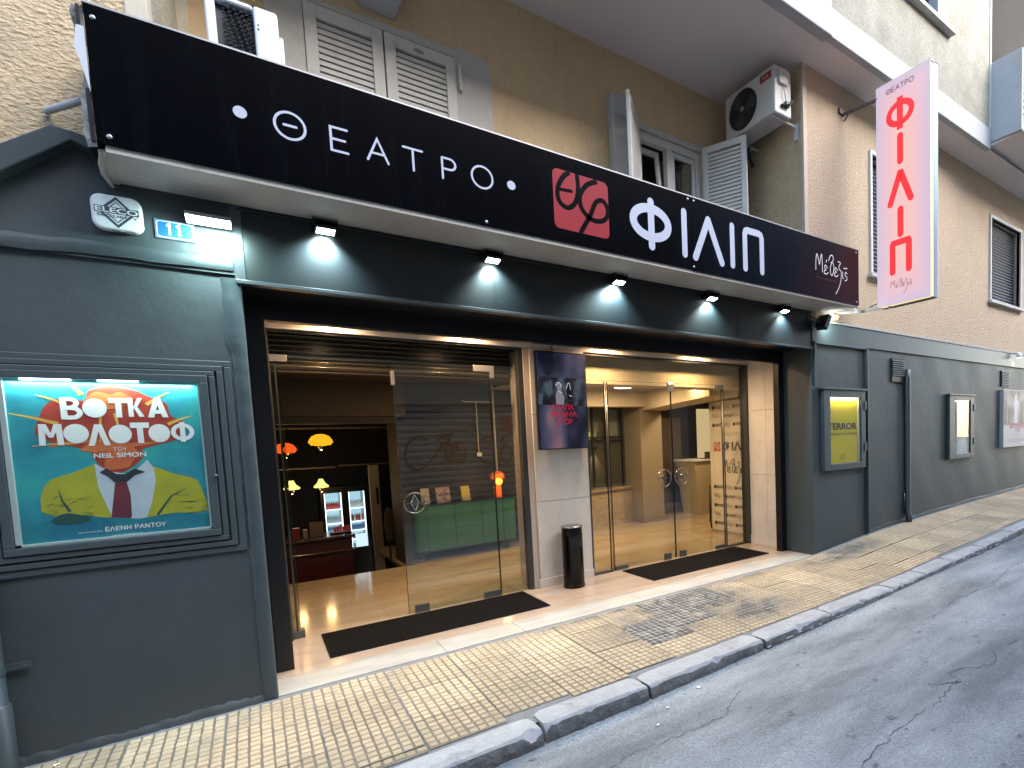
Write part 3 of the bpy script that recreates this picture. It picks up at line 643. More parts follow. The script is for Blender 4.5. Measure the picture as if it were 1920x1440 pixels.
mb = MB(); mb.quad((.6, 1.25, 4), (1.8, 1.25, 4), (1.8, 1.25, 5.2), (.6, 1.25, 5.2)); part(mb, "window_backing", DKWALL)
# right window of the recess: frame, sash, pane, sill, open shutters
mb = MB()
for (a, b, c_, d) in ((3.90, 3.98, 4.2, 5.21), (4.85, 4.93, 4.2, 5.21), (3.98, 4.85, 5.12, 5.21), (4.37, 4.45, 4.2, 5.12)): mb.box(a, b, 1.11, 1.19, c_, d)
wf = part(mb, "window_frame", SHUT, bevel=.004)
mb = MB()
for (a, b, c_, d) in ((4.45, 4.50, 4.2, 5.11), (4.79, 4.84, 4.2, 5.11), (4.50, 4.79, 5.05, 5.11)): mb.box(a, b, 1.12, 1.17, c_, d)
part(mb, "window_sash", SHUT, bevel=.004)
mb = MB(); mb.box(4.50, 4.79, 1.145, 1.151, 4.2, 5.05); part(mb, "pane", GLASSW, wf)
mb = MB()   # left sash tilted open
mb.hexa([(3.985, 1.14, 4.2), (4.03, 1.14, 4.2), (4.03, 1.18, 4.2), (3.985, 1.18, 4.2)], [(3.985, 1.22, 5.10), (4.03, 1.22, 5.10), (4.03, 1.26, 5.10), (3.985, 1.26, 5.10)])
mb.hexa([(4.28, 1.14, 4.2), (4.33, 1.14, 4.2), (4.33, 1.18, 4.2), (4.28, 1.18, 4.2)], [(4.28, 1.22, 5.10), (4.33, 1.22, 5.10), (4.33, 1.26, 5.10), (4.28, 1.26, 5.10)])
mb.box(3.985, 4.33, 1.215, 1.255, 5.04, 5.10); part(mb, "window_sash", SHUT, bevel=.003)
mb = MB(); mb.quad((3.9, 1.8, 3.8), (4.95, 1.8, 3.8), (4.95, 1.8, 5.3), (3.9, 1.8, 5.3)); mb.quad((3.9, 1.26, 5.21), (4.95, 1.26, 5.21), (4.95, 1.8, 5.3), (3.9, 1.8, 5.3)); part(mb, "room_behind_window", mat("dim_room", (.05, .048, .045), .9))
mb = MB()
for i in range(14):
    x = 4.47 + i * .026; mb.tube([(x, 1.35 + .02*(i % 2), 4.2), (x, 1.35 + .02*((i+1) % 2), 5.1)], .016, 6, caps=False)
part(mb, "curtain", mat("grey_net_curtain", (.22, .23, .22), .9), smooth=True)
mb = MB(); mb.prism([(3.80, 4.2), (3.90, 4.2), (3.90, 5.21), (4.93, 5.21), (4.93, 4.2), (5.0, 4.2), (5.0, 5.29), (3.80, 5.27)], P_wall(1.1), .0, .03); part(mb, "window_surround", mat("window_trim_paint", (.47, .45, .42), .7, col2=(.38, .36, .33), nscale=7, bump=.3, bscale=20), bevel=.004)
def P_rot(x0, y0, ang):
    ca, sa = math.cos(ang), math.sin(ang)
    return lambda u, v, d=0.0: (x0 + u*ca + d*sa, y0 + u*sa - d*ca, v)
shutter(P_rot(4.93, 1.05, math.atan2(-.53, .24)), 0.0, .58, 4.0, 5.24, 0, SHUT, fr=.07, pitch=.047)
shutter(P_rot(3.86, 1.05, math.atan2(-.43, -.44)), 0.0, .60, 4.0, 5.24, -.04, SHUT, fr=.075, pitch=.047)
mb = MB(); mb.box(3.50, 3.74, .98, 1.10, 4.0, 5.42); part(mb, "wall_post", mat("grey_lilac_post_paint", (.42, .40, .40), .7, col2=(.36, .34, .34), nscale=4, bump=.2), bevel=.02)
mb = MB(); mb.box(3.49, 3.75, .97, 1.11, 5.18, 5.44); part(mb, "post_cap", SLAB, bevel=.025)
# --- return wall and right upper wall with window openings
mb = MB(); mb.quad((5.597, 0, 3.0), (5.597, 1.12, 3.0), (5.597, 1.12, 5.96), (5.597, 0, 5.96)); part(mb, "right_recess_side_wall", TANR)
mb = MB(); mb.box(5.575, 5.645, -.008, .03, 3.06, 5.956); part(mb, "corner_trim", mat("pale_corner_bead", (.46, .38, .30), .8, fine=.05))
H1 = (7.05, 8.35, 3.71, 5.30); H2 = (10.98, 12.36, 3.84, 5.30); H3 = (15.2, 16.6, 3.9, 5.4)
mb = holed_wall(5.645, 22, 2.93, 5.96, [H1, H2, H3], 0.0, .22); part(mb, "right_upper_wall", TANP)
for hh in (H1, H2, H3):
    mb = MB(); a, b, c_, d = hh
    mb.box(a-.05, a, -.03, .05, c_, d+.05); mb.box(b, b+.05, -.03, .05, c_, d+.05); mb.box(a, b, -.03, .05, d, d+.05)
    wfr = part(mb, "window_frame", mat("pale_reveal_paint", (.50, .50, .49), .7, fine=.03), bevel=.004)
    mb = MB(); mb.box(a-.10, b+.10, -.07, .20, c_-.05, c_); part(mb, "sill", MATS["window_trim_paint"], wfr, bevel=.005)
    sl = None
    n = int((d-c_)/.055)
    for i in range(n):
        if sl is None:
            mb = MB(); z = c_ + .004; mb.add([(a, .10, z), (b, .10, z), (b, .085, z+.025), (a, .085, z+.025), (b, .10, z+.05), (a, .10, z+.05)], [(0,1,2,3),(3,2,4,5)]); sl = part(mb, "shutter_slat", DARKSH, wfr); base = z
        else: copy_part(sl, wfr, (0, 0, i * .055))
    mb = MB(); mb.quad((a, .12, c_), (b, .12, c_), (b, .12, d), (a, .12, d)); part(mb, "shutter_backing", BLACK, wfr)
# --- soffit slab, parapet, first storey bay above
mb = MB(); mb.quad((-.5, -.43, 5.956), (22, -.43, 5.956), (22, 0, 5.956), (-.5, 0, 5.956)); mb.quad((-.5, 0, 5.957), (5.65, 0, 5.957), (5.65, 1.15, 5.957), (-.5, 1.15, 5.957)); part(mb, "balcony_soffit", SOFF)
mb = MB(); mb.box(-.5, 5.52, -.455, -.33, 5.95, 6.95); part(mb, "balcony_parapet", SLAB, bevel=.01)
mb = MB(); mb.box(5.525, 9.80, -.445, -.36, 5.952, 6.262); part(mb, "floor_band", SLAB, bevel=.006)
WU = (6.6, 8.32, 7.14, 8.6)
mb = holed_wall(5.53, 9.79, 6.262, 12.5, [WU], -.43, .2); mb.quad((5.53, -.43, 6.262), (5.53, 1.0, 6.262), (5.53, 1.0, 12.5), (5.53, -.43, 12.5)); mb.quad((9.79, -.43, 6.262), (9.79, 1.0, 6.262), (9.79, 1.0, 12.5), (9.79, -.43, 12.5)); part(mb, "projecting_bay_wall", PEB)
mb = MB(); mb.box(9.755, 9.80, -.445, -.41, 6.262, 12.4); part(mb, "corner_trim", mat("bay_corner_bead", (.48, .48, .44), .8))
mb = MB(); mb.box(8.04, 8.32, -.435, -.25, 7.14, 8.6); mb.box(6.5, 8.36, -.45, -.43, 8.6, 8.7); wfr = part(mb, "window_frame", SLAB)
mb = MB(); mb.box(6.4, 8.40, -.52, -.2, 7.085, 7.14); part(mb, "sill", MATS["window_trim_paint"], wfr, bevel=.006)
sl = None
for i in range(25):
    if sl is None:
        mb = MB(); z = 7.15; mb.add([(6.6, -.30, z), (8.04, -.30, z), (8.04, -.318, z+.027), (6.6, -.318, z+.027), (8.04, -.30, z+.054), (6.6, -.30, z+.054)], [(0,1,2,3),(3,2,4,5)]); sl = part(mb, "shutter_slat", DARKSH, wfr)
    else: copy_part(sl, wfr, (0, 0, i * .058))
mb = MB(); mb.quad((6.6, -.28, 7.14), (8.1, -.28, 7.14), (8.1, -.28, 8.6), (6.6, -.28, 8.6)); part(mb, "shutter_backing", BLACK, wfr)
# far balcony beyond the bay, and the wall behind it
mb = MB(); mb.box(9.803, 9.87, -.86, -.25, 6.07, 7.27); part(mb, "balcony_side_panel", SLAB, bevel=.008)
mb = MB(); mb.box(9.87, 15.5, -.86, -.78, 6.07, 6.28); part(mb, "balcony_edge", SLAB, bevel=.008)
for i in range(9):
    mb = MB(); z = 6.36 + i * .10; mb.box(9.87, 15.5, -.85, -.83, z, z + .03); part(mb, "balcony_rail", ALU)
mb = MB(); mb.hexa([(9.87, -.86, 6.068), (15.5, -.86, 6.068), (15.5, .0, 5.975), (9.80, .0, 5.975)], [(9.87, -.86, 6.09), (15.5, -.86, 6.09), (15.5, .0, 6.09), (9.80, .0, 6.09)]); part(mb, "balcony_floor", SOFF)
mb = MB(); mb.quad((9.8, .55, 6.0), (22, .55, 6.0), (22, .55, 12.5), (9.8, .55, 12.5)); part(mb, "set_back_upper_wall", mat("mottled_grey_render", (.30, .31, .31), .85, col2=(.26, .27, .27), nscale=2))  # wall in a slightly mottled mid grey
mb = MB(); mb.box(9.8, 15.5, -.6, .55, 8.75, 8.95); part(mb, "balcony_floor", SOFF)
mb = MB(); mb.box(10.05, 11.3, .49, .56, 6.2, 8.25); wfr = part(mb, "window_frame", SLAB)
mb = MB()
for i in range(30): mb.add([(10.12, .48, 6.3+i*.062), (11.23, .48, 6.3+i*.062), (11.23, .465, 6.33+i*.062), (10.12, .465, 6.33+i*.062), (11.23, .48, 6.36+i*.062), (10.12, .48, 6.36+i*.062)], [(0,1,2,3),(3,2,4,5)])
o = part(mb, "shutter_slat", DARKSH, wfr); o["kind"] = "stuff"
# hidden bulk of the building, roof
mb = MB(); mb.box(-4.5, 22, 9.2, 9.4, -1.5, 12.6); mb.box(-4.6, -4.5, 0, 9.3, -1.5, 12.6); mb.box(22, 22.1, 0, 9.3, -1.5, 12.6); mb.box(-4.5, 22, 1.2, 9.3, 12.5, 12.6); mb.box(-.5, 5.5, 1.15, 1.3, 6.0, 12.5); part(mb, "outer_shell", TANP)
mb = MB(); mb.box(-.5, 5.52, -.33, 1.2, 5.99, 6.15); part(mb, "balcony_floor", SOFF)

# --- grey ground floor wall on the right of the entrance
VH = (7.54, 7.91, 2.27, 2.61)
def gw(x, z): return 0
mb = MB(); mb.grid(wavy(5.66, 22, -.2, 2.69, 120, 20, seed=5, amp=.005), 120, 20); part(mb, "right_wall", GREY, smooth=True)
mb = MB(); mb.quad((5.66, 0, -.1), (5.66, .6, -.1), (5.66, .6, 3.05), (5.66, 0, 3.05)); part(mb, "right_return_wall", GREYTRIM)
mb = MB(); mb.box(5.662, 22, -.022, .02, 2.69, 2.945); part(mb, "upper_band", GREYTRIM, bevel=.004)
mb = MB(); mb.box(5.66, 22, -.035, .02, 2.945, 2.968); part(mb, "white_ledge_cap", SLAB)
mb = MB(); mb.box(5.70, 6.85, -.034, -.002, 2.665, 2.692); mb.box(6.845, 6.885, -.05, -.002, .13, 2.68); mb.box(5.70, 5.735, -.03, -.002, 2.15, 2.665); part(mb, "conduit_trim", GREYTRIM, bevel=.003)
mb = MB(); rnd = random.Random(21); ring = []
for i in range(161):
    x = 6.9 + 9 * i / 160; h_ = .03 + .02*abs(math.sin(x*2.3)) + rnd.uniform(-.006, .006); b_ = -.005 - rnd.uniform(0, .003)
    ring.append([(x, .0, zs(x, 0) + h_), (x, b_*.7, zs(x, 0) + h_*.8), (x, b_, zs(x, 0) + h_*.35), (x, b_*1.3, zs(x, 0) - .03)])
mb.add([p for r_ in ring for p in r_], [(i*4+j, (i+1)*4+j, (i+1)*4+j+1, i*4+j+1) for i in range(160) for j in range(3)]); part(mb, "wall_foot_render", GREY, smooth=True)

# --- entrance: fascia, header, posts, soffit
mb = MB(); mb.box(.024, 5.656, -.012, .03, 2.615, 3.12); part(mb, "fascia_panel", FASCIA)
mb = MB(); mb.box(.0, 5.664, -.03, .03, 2.592, 2.616); mb.box(-.005, .05, -.02, .02, 2.60, 3.05); part(mb, "fascia_edge_profile", mat("satin_edge_profile", (.10, .11, .12), .28, metal=.6), bevel=.003)
for x in (1.62, 2.90, 4.35):
    mb = MB(); mb.box(x - .0015, x + .0015, -.0135, -.012, 2.617, 3.055); part(mb, "fascia_joint", BLACK)
mb = MB(); mb.quad((.02, .0, 2.62), (5.66, .0, 2.62), (5.66, .43, 2.62), (.02, .43, 2.62)); mb.box(.02, 5.66, .43, .50, 2.48, 2.8); part(mb, "entrance_header", BLACK)
mb = MB(); mb.box(.03, .134, .43, .52, 0, 2.479); part(mb, "entrance_post", BLACK, bevel=.003)
mb = MB(); mb.box(5.555, 5.657, .43, .52, 0, 2.479); part(mb, "entrance_post", BLACK, bevel=.003)
mb = MB(); mb.quad((.0, .50, 2.70), (5.85, .50, 2.70), (5.85, 1.25, 2.70), (.0, 1.25, 2.70)); part(mb, "entrance_soffit", BEIGE)
# stone pillar, lintel and side wall, in courses
for (z0, z1) in ((.10, .93), (.935, 1.86), (1.865, 2.56)):
    mb = MB(); mb.box(2.40, 3.05, 1.11, 1.5, z0, z1); part(mb, "pillar_stone", STONE, bevel=.002)
mb = MB(); mb.box(2.385, 3.06, 1.10, 1.5, 0, .097); part(mb, "skirting_stone", STONE, bevel=.003)
mb = MB(); mb.box(2.335, 2.397, 1.135, 1.5, 0, 2.56); part(mb, "pillar_edge_trim", mat("pinkish_stone_trim", (.42, .35, .30), .5, fine=.05), bevel=.004)
for (a, b) in ((.03, 1.3), (1.303, 2.64), (2.643, 2.95), (2.953, 4.4), (4.403, 5.80)):
    mb = MB(); mb.box(a, b, 1.12 if a < 2.6 or a > 2.95 else 1.108, 1.25, 2.563, 2.70); part(mb, "lintel_stone", STONE, bevel=.002)
for (y0, y1) in ((.525, .80), (.803, 1.11)):
    for (z0, z1) in ((.13, 1.0), (1.003, 1.9), (1.903, 2.70)):
        mb = MB(); mb.box(5.72, 5.80, y0, y1, z0, z1); part(mb, "side_wall_stone", STONE, bevel=.002)
mb = MB(); mb.box(5.705, 5.80, .525, 1.12, 0, .127); part(mb, "skirting_stone", STONE, bevel=.003)
mb = MB(); mb.box(.0, .03, .50, 1.25, 0, 2.7); part(mb, "left_side_wall", STONE)
# marble threshold slabs and recess floor (setting)
fl = MB(); fl.box(.0, 5.8, .30, 1.19, -.04, -.004); floor = fl.obj("floor", MARB, kind="structure")
rnd = random.Random(3)
xs = [.0, 1.08, 1.72, 2.95, 4.08, 4.9, 5.75]
for a, b in zip(xs, xs[1:]):
    mb = MB(); mb.box(a + .0015, b - .0015, -.004, .295, -.06, rnd.uniform(.0, .0012)); mb.obj("marble_slab", MARBW, floor, bevel=.003)
xs2 = [.0, 1.45, 2.62, 3.9, 5.0, 5.71]
for a, b in zip(xs2, xs2[1:]):
    mb = MB(); mb.box(a + .001, b - .001, .298, .72, -.05, rnd.uniform(-.0006, .0004)); mb.obj("marble_slab", MARB, floor)
    mb = MB(); mb.box(a + .001, b - .001, .722, 1.19, -.05, rnd.uniform(-.0006, .0004)); mb.obj("marble_slab", MARB, floor)
# interior floor slabs (large) on a bed
y = 1.192
while y < 5.2:
    for i in range(-1, 10):
        x0 = .02 + i * .9 + (.45 if int((y-1.19)/.45) % 2 else 0)
        if x0 > 8.6: continue
        x1 = min(x0 + .898, 8.9); y1 = y + .448
        if x1 < .1: continue
        x0 = max(x0, .02)
        if y > 3.30 and x0 < 1.47:
            if x1 < 1.5: continue
            x0 = 1.5
        mb = MB(); mb.box(x0, x1, y, y1, -.05, rnd.uniform(-.0005, .0005)); mb.obj("marble_slab", MARBI, floor)
    y += .45
mb = MB(); mb.box(0, 1.5, 3.35, 3.41, -1.2, -.002); mb.obj("step_edge", BLACK, floor)
mb = MB(); mb.quad((-2, 3.4, -1.1), (4, 3.4, -1.1), (4, 9, -1.1), (-2, 9, -1.1)); mb.obj("sunken_floor", BROWN, floor)
# ================================================================ interior of the lobby (parts of the building)
mb = MB(); mb.quad((0, 1.2, 2.62), (3.3, 1.2, 2.62), (3.3, 3.4, 2.62), (0, 3.4, 2.62)); mb.quad((0, 1.6, 2.43), (3.1, 1.6, 2.43), (3.1, 3.4, 2.43), (0, 3.4, 2.43)); part(mb, "lobby_ceiling", BROWNC)
mb = MB(); mb.box(0, 1.65, 3.40, 3.55, 1.99, 2.62); part(mb, "ceiling_beam", BROWNC)
mb = MB(); mb.box(0, 1.64, 3.42, 3.55, 1.90, 1.988); part(mb, "ceiling_beam", BROWN)
mb = MB(); mb.box(1.6, 4.55, 4.0, 4.1, -.02, 2.62); mb.box(1.55, 1.65, 3.42, 4.1, -1.1, 2.62); part(mb, "lobby_back_wall", DKWALL)
mb = MB(); mb.box(-.05, .0, 1.25, 9, -1.1, 2.62); part(mb, "bar_side_wall", BROWN)
mb = MB(); mb.box(-2.0, 4.0, 7.4, 7.5, -1.1, 2.62); mb.box(2.2, 2.3, 4.1, 7.4, -1.1, 2.62); mb.box(-2.0, -.05, 3.4, 3.5, -1.1, 2.62); mb.quad((-2, 3.5, 2.1), (2.3, 3.5, 2.1), (2.3, 7.4, 2.1), (-2, 7.4, 2.1)); part(mb, "bar_back_wall", BROWN)
mb = MB(); mb.box(.1, 2.2, 5.2, 5.26, 1.905, 1.93); part(mb, "bar_picture_rail", mat("dull_rail", (.20, .17, .13), .4))
mb = MB(); mb.box(.30, 1.0, 5.2, 5.24, 1.315, 1.335); mb.box(1.05, 1.75, 5.2, 5.24, 1.335, 1.352); part(mb, "bar_picture_rail", MATS["dull_rail"])
mb = MB(); mb.box(1.42, 1.56, 5.0, 5.06, -1.1, 1.33); part(mb, "bar_door", mat("pale_door_paint", (.30, .27, .22), .6), bevel=.004)
mb = MB(); mb.box(1.50, 1.53, 4.985, 5.0, .72, .98); part(mb, "door_handle", BLACK)
# ribbed metal band (rolled shutter) above the left doors
n = 9; rb = None
for i in range(7):
    z = 2.29 + i * .044
    mb = MB(); mb.grid(lambda a, b: (.05 + 2.3 * a, 1.47 + .016 * math.cos(math.pi * (b * 2 - 1)) * -1, z + .043 * b), 1, 8); part(mb, "roller_slat", mat("roller_metal", (.13, .115, .095), .22, metal=.55), smooth=True)
mb = MB(); mb.box(.03, 2.35, 1.50, 1.60, 2.27, 2.60); part(mb, "roller_housing", BROWNC)
# right lobby: beams, ceiling, column, half wall with windows, corridor
mb = MB(); mb.box(2.6, 5.85, 1.34, 1.62, 2.24, 2.62); part(mb, "lobby_beam", BEIGE, bevel=.004)
mb = MB(); mb.quad((3.0, 1.62, 2.43), (9, 1.62, 2.43), (9, 6, 2.43), (3.0, 6, 2.43)); part(mb, "lobby_ceiling", mat("grey_lobby_ceiling", (.34, .32, .28), .7, fine=.02))
mb = MB(); mb.box(3.6, 6.3, 3.75, 4.0, 2.16, 2.43); part(mb, "lobby_beam", BEIGE, bevel=.004)
mb = MB(); mb.hexa([(5.86, 3.86, 2.10), (6.4, 3.86, 2.10), (6.05, 1.62, 2.16), (5.45, 1.62, 2.16)], [(5.86, 3.86, 2.43), (6.4, 3.86, 2.43), (6.05, 1.62, 2.43), (5.45, 1.62, 2.43)]); part(mb, "lobby_beam", BEIGE)
mb = MB(); mb.box(5.80, 6.30, 3.85, 4.4, 0, 2.42); part(mb, "lobby_column", mat("taupe_column_paint", (.27, .225, .17), .6, fine=.03), bevel=.003)
mb = MB(); mb.box(5.79, 6.31, 3.84, 4.3, 0, .10); part(mb, "column_skirting", BEIGED)
mb = MB(); mb.hexa([(3.6, 3.62, 0), (5.85, 4.22, 0), (5.85, 4.5, 0), (3.6, 4.0, 0)], [(3.6, 3.62, .66), (5.85, 4.22, .66), (5.85, 4.5, .66), (3.6, 4.0, .66)]); part(mb, "stone_half_wall", CLAD)
mb = MB(); mb.hexa([(3.6, 3.58, .66), (5.85, 4.18, .66), (5.85, 4.5, .66), (3.6, 4.0, .66)], [(3.6, 3.58, .70), (5.85, 4.18, .70), (5.85, 4.5, .70), (3.6, 4.0, .70)]); part(mb, "half_wall_coping", MARBI)
mb = MB(); mb.box(4.2, 5.85, 4.6, 4.7, .6, 2.43); part(mb, "lobby_back_wall", mat("dim_olive_wall", (.10, .095, .07), .6))
for x in (4.45, 5.12, 5.42):
    mb = MB(); mb.box(x, x + .035, 4.45, 4.5, .7, 2.2); part(mb, "window_mullion", DKALU)
mb = MB(); mb.box(4.4, 5.85, 4.42, 4.47, 1.62, 1.645); part(mb, "window_transom", BLACK)
mb = MB(); mb.poly([(5.50, 1.66), (5.78, 1.66), (5.78, 2.16), (5.50, 2.16)], P_wall(4.59), 0); part(mb, "wall_poster", mat("pale_faded_poster", (.34, .36, .33), .6, col2=(.22, .25, .24), nscale=9))
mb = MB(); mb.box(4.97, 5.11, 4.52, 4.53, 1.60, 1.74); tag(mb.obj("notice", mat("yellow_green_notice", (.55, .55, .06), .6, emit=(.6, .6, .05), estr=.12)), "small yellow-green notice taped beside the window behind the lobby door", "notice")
mb = MB(); mb.box(6.3, 8.8, 5.2, 5.3, 0, 2.43); mb.box(8.8, 8.9, 1.2, 5.3, 0, 2.43); part(mb, "corridor_back_wall", mat("dark_corridor_wall", (.075, .062, .05), .5))
mb = MB(); mb.box(6.3, 7.3, 4.45, 5.2, 0, .19); part(mb, "corridor_step", mat("dark_step", (.13, .105, .08), .4), bevel=.005)
mb = MB(); mb.box(6.3, 7.3, 4.85, 5.2, .19, .37); part(mb, "corridor_step", MATS["dark_step"], bevel=.005)
mb = MB(); mb.box(6.95, 7.5, 4.7, 4.8, .19, 2.0); part(mb, "corridor_door", mat("brown_grey_door", (.12, .10, .08), .5))
mb = MB(); mb.box(5.80, 8.9, 1.2, 1.3, 0, 2.6); part(mb, "front_inner_wall", BEIGE)
mb = MB(); mb.box(5.80, 6.2, .5, 1.2, 0, 2.7); part(mb, "front_inner_wall", BEIGE)

# ================================================================ glazing of the entrance
GY = 1.18
def pane(mb_pts, name="glass_pane", m=GLASS, parent=bld): return part(mb_pts, name, m, parent)
def door_leaf(x0, x1, z1, y=GY, name="glass_door"):
    mb = MB(); mb.box(x0, x1, y - .005, y + .005, .008, z1); d = part(mb, name, GLASS)
    mb = MB(); mb.box(x0, x0 + .004, y - .0062, y + .0062, .008, z1); mb.box(x1 - .004, x1, y - .0062, y + .0062, .008, z1); part(mb, "glass_edge", EDGE, d)
    return d
PATCH = mat("satin_patch_fitting", (.50, .48, .45), .3, metal=.9); PATCHD = mat("dark_patch_fitting", (.10, .11, .11), .35, metal=.5)
def patch(d, x0, x1, z0, z1, m=PATCHD, y=GY):
    mb = MB(); mb.box(x0, x1, y - .016, y + .016, z0, z1); return part(mb, "patch_fitting", m, d, bevel=.003)
# left group: fixed transom, closed right leaf, fixed side light, open left leaf
mb = MB(); mb.box(.05, 2.33, GY - .005, GY + .005, 2.345, 2.545); t_ = pane(mb, "glass_transom"); mb = MB(); mb.box(.05, 2.33, GY - .006, GY + .006, 2.341, 2.345); part(mb, "glass_edge", EDGE, t_)
d = door_leaf(1.075, 1.975, 2.335); patch(d, 1.13, 1.26, .0, .075); patch(d, 1.80, 1.975, .0, .065)
mb = MB(); mb.box(1.82, 2.03, GY - .017, GY + .017, 2.30, 2.36); mb.box(1.985, 2.03, GY - .0165, GY + .0165, 2.24, 2.30); part(mb, "patch_fitting", PATCH, t_, bevel=.003)
mb = MB(); mb.box(1.06, 1.09, GY - .02, GY + .02, 2.14, 2.27); part(mb, "door_catch", PATCH, d, bevel=.008)
def ring_handle(cx, cz, r, d, y=GY - .04):
    mb = MB(); pts = [(cx + r*math.cos(2*math.pi*k/28), y, cz + r*math.sin(2*math.pi*k/28)) for k in range(29)]; mb.tube(pts, .0055, 8, caps=False)
    h = part(mb, "door_handle", mat("chrome", (.42, .41, .40), .12, metal=1.0), d, smooth=True)
    mb = MB(); mb.lathe([(.028, 0), (.028, .006), (.014, .012), (.012, .04)], (cx, y + .0, cz), 16, axis='y'); mb.box(cx - r*.95, cx + r*.95, y - .003, y + .003, cz - .004, cz + .004)
    for s_ in (-1, 1):
        for q in (-1, 1): mb.tube([(cx, y, cz + s_ * r * .8), (cx + q * .035, y, cz)], .003, 6)
    part(mb, "handle_plate", MATS["chrome"], h, auto=40)
ring_handle(1.185, 1.05, .095, d)
d = door_leaf(1.980, 2.33, 2.335, name="glass_side_light")
# left leaf, swung inwards about its pivot
mb = MB(); x0, y0 = .20, GY; x1, y1 = .255, GY + .88
mb.hexa([(x0-.005, y0, .008), (x0+.005, y0, .008), (x1+.005, y1, .008), (x1-.005, y1, .008)], [(x0-.005, y0, 2.335), (x0+.005, y0, 2.335), (x1+.005, y1, 2.335), (x1-.005, y1, 2.335)]); d = part(mb, "glass_door", GLASS)
mb = MB(); mb.box(x0-.007, x0+.007, y0-.003, y0+.003, .008, 2.335); mb.box(x1-.007, x1+.007, y1-.003, y1+.003, .008, 2.335); part(mb, "glass_edge", mat("dark_glass_edge", (.02, .03, .025), .2), d)
mb = MB(); mb.box(.17, .25, GY - .02, GY + .08, .0, .06); part(mb, "patch_fitting", PATCHD, d, bevel=.003)
mb = MB(); mb.box(.06, .285, GY - .018, GY + .018, 2.31, 2.36); part(mb, "patch_fitting", PATCH, t_, bevel=.003)
mb = MB(); mb.box(.135, .165, 1.13, 1.22, 0, 2.55); mb.box(.03, 2.335, 1.15, 1.21, 2.545, 2.562); mb.box(2.28, 2.334, 1.14, 1.22, 0, 2.545); part(mb, "glazing_frame", DKALU, bevel=.002)
# right group
RX0, RX1 = 3.055, 5.72
mb = MB(); mb.box(RX0, RX1, GY - .005, GY + .005, 2.262, 2.535); t_ = pane(mb, "glass_transom"); mb = MB(); mb.box(RX0, RX1, GY - .006, GY + .006, 2.258, 2.262); part(mb, "glass_edge", EDGE, t_)
for (a, b, nm) in ((RX0 + .02, 3.345, "glass_side_light"), (3.39, 4.345, "glass_door"), (4.352, 5.25, "glass_door"), (5.29, 5.69, "glass_side_light")):
    d = door_leaf(a, b, 2.250, name=nm)
    if nm == "glass_door" and a < 4: patch(d, 3.40, 3.58, 0, .05); patch(d, 4.16, 4.26, .0, .085); ring_handle(4.17, 1.06, .11, d)
    elif nm == "glass_door": patch(d, 4.42, 4.52, .0, .085); patch(d, 5.07, 5.25, 0, .05); ring_handle(4.46, 1.06, .11, d)
for x in (3.355, 3.378, 5.262, 5.281):
    mb = MB(); mb.tube([(x, GY, 0), (x, GY, 2.25)], .005, 8); part(mb, "door_rod", mat("dull_steel_rod", (.16, .16, .15), .3, metal=.9), smooth=True)
mb = MB(); mb.box(5.16, 5.29, GY - .017, GY + .017, 2.20, 2.265); part(mb, "patch_fitting", PATCHD, t_, bevel=.003)
mb = MB(); mb.box(4.30, 4.40, GY - .02, GY + .02, 2.15, 2.265); part(mb, "door_catch", PATCH, t_, bevel=.01)
mb = MB(); mb.box(3.055, 3.085, 1.13, 1.22, 0, 2.545); mb.box(5.68, 5.72, 1.11, 1.24, 0, 2.545); mb.box(3.085, 5.68, 1.15, 1.22, 2.535, 2.562); mb.box(3.085, 3.36, 1.15, 1.21, 0, .02); mb.box(5.25, 5.68, 1.15, 1.21, 0, .02); part(mb, "glazing_frame", DKALU, bevel=.002)

